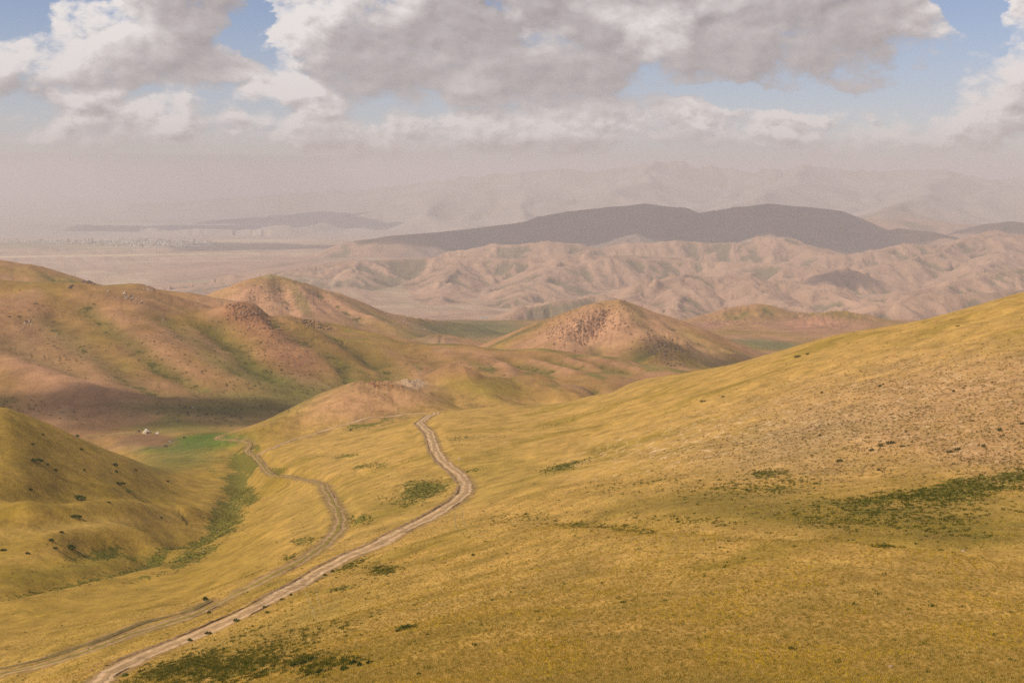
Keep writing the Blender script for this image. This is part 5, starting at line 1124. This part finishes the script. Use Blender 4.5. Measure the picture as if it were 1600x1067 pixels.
def scatter(name, label, proto_me, pts, smin, smax, seed):
    rg = np.random.RandomState(seed); n = len(pts); me = bpy.data.meshes.new(name); me.vertices.add(n); me.vertices.foreach_set('co', pts.astype(np.float32).ravel())
    a = me.attributes.new('size', 'FLOAT', 'POINT'); a.data.foreach_set('value', rg.uniform(smin, smax, n).astype(np.float32))
    a = me.attributes.new('turn', 'FLOAT', 'POINT'); a.data.foreach_set('value', rg.uniform(0, 6.28, n).astype(np.float32))
    pr = bpy.data.objects.new(name + '_plant', proto_me)
    ng = bpy.data.node_groups.new(name, 'GeometryNodeTree'); ng.interface.new_socket('Geometry', in_out='INPUT', socket_type='NodeSocketGeometry'); ng.interface.new_socket('Geometry', in_out='OUTPUT', socket_type='NodeSocketGeometry')
    N, Lk = ng.nodes, ng.links; gi = N.new('NodeGroupInput'); go = N.new('NodeGroupOutput'); ip = N.new('GeometryNodeInstanceOnPoints'); oi = N.new('GeometryNodeObjectInfo'); oi.inputs['Object'].default_value = pr
    s = N.new('GeometryNodeInputNamedAttribute'); s.data_type = 'FLOAT'; s.inputs['Name'].default_value = 'size'; t = N.new('GeometryNodeInputNamedAttribute'); t.data_type = 'FLOAT'; t.inputs['Name'].default_value = 'turn'
    cx = N.new('ShaderNodeCombineXYZ'); Lk.new(t.outputs['Attribute'], cx.inputs[2]); Lk.new(gi.outputs[0], ip.inputs['Points']); Lk.new(oi.outputs['Geometry'], ip.inputs['Instance']); Lk.new(cx.outputs[0], ip.inputs['Rotation']); Lk.new(s.outputs['Attribute'], ip.inputs['Scale']); Lk.new(ip.outputs[0], go.inputs[0])
    o = link(name, me); md = o.modifiers.new('grow', 'NODES'); md.node_group = ng; return tag(o, label, kind='stuff')
def sample(n, r0, r1, seed, keep=None, bias=0.0):
    rg = np.random.RandomState(seed); th = R(20.6) * rg.uniform(-1, 1, n); lr = np.log(r0) + (math.log(r1) - math.log(r0)) * rg.rand(n) ** (1 + bias)
    rd = interp_grid(TH, LR, RD, th, lr); ok = rd > .4
    if keep is not None: ok &= keep(th, lr, rg)
    th, lr = th[ok], lr[ok]; r = np.exp(lr); return np.stack([r * np.sin(th), r * np.cos(th), interp_grid(TH, LR, Z, th, lr)], 1)
gm = grass_mat('straw', (.42, .30, .06), (.70, .50, .16), (.20, .18, .03)); gg = grass_mat('green_blades', (.085, .10, .012), (.20, .18, .025), (.32, .26, .055)); gc = grass_mat('cushion_plants', (.22, .155, .055), (.32, .22, .09), (.14, .11, .035)); gf = grass_mat('flower_heads', (.65, .48, .02), (.72, .55, .03), (.5, .3, .02))
scatter('dry_grass_tufts', 'dry straw coloured tufts covering the near slopes', blade_mesh('tuft', 10, .26, .022, .16, gm, 1), sample(190000, 95, 400, 11, None, .5), .5, 1.3, 1)
lushk = lambda lo: (lambda th, lr, rg: interp_grid(TH, LR, LUSH, th, lr) + .22 * rg.normal(size=len(th)) + .42 * gnoise(np.exp(lr) * np.sin(th) / 2.2, np.exp(lr) * np.cos(th) / 2.2, 8) > lo)
scatter('green_grass_clumps', 'dark green leafy clumps in the damp strips of the near slopes', blade_mesh('clump', 16, .34, .05, .30, gg, 2), sample(420000, 100, 760, 12, lushk(.76)), .55, 1.3, 2)
scatter('cushion_tussocks', 'dull brown tussocks dotting the stony right flank', blade_mesh('tussock', 16, .34, .07, .34, gc, 3), sample(260000, 200, 620, 13, lambda th, lr, rg: interp_grid(TH, LR, STONY, th, lr) * .24 > rg.rand(len(th))), .35, 1.05, 3)
scatter('yellow_flowers', 'tiny yellow flowers sprinkled through the near grass', blade_mesh('flower', 5, .22, .035, .12, gf, 4), sample(60000, 100, 330, 14, lambda th, lr, rg: gnoise(np.exp(lr) * np.sin(th) / 16, np.exp(lr) * np.cos(th) / 16, 18) > .12, .3), .7, 1.3, 4)
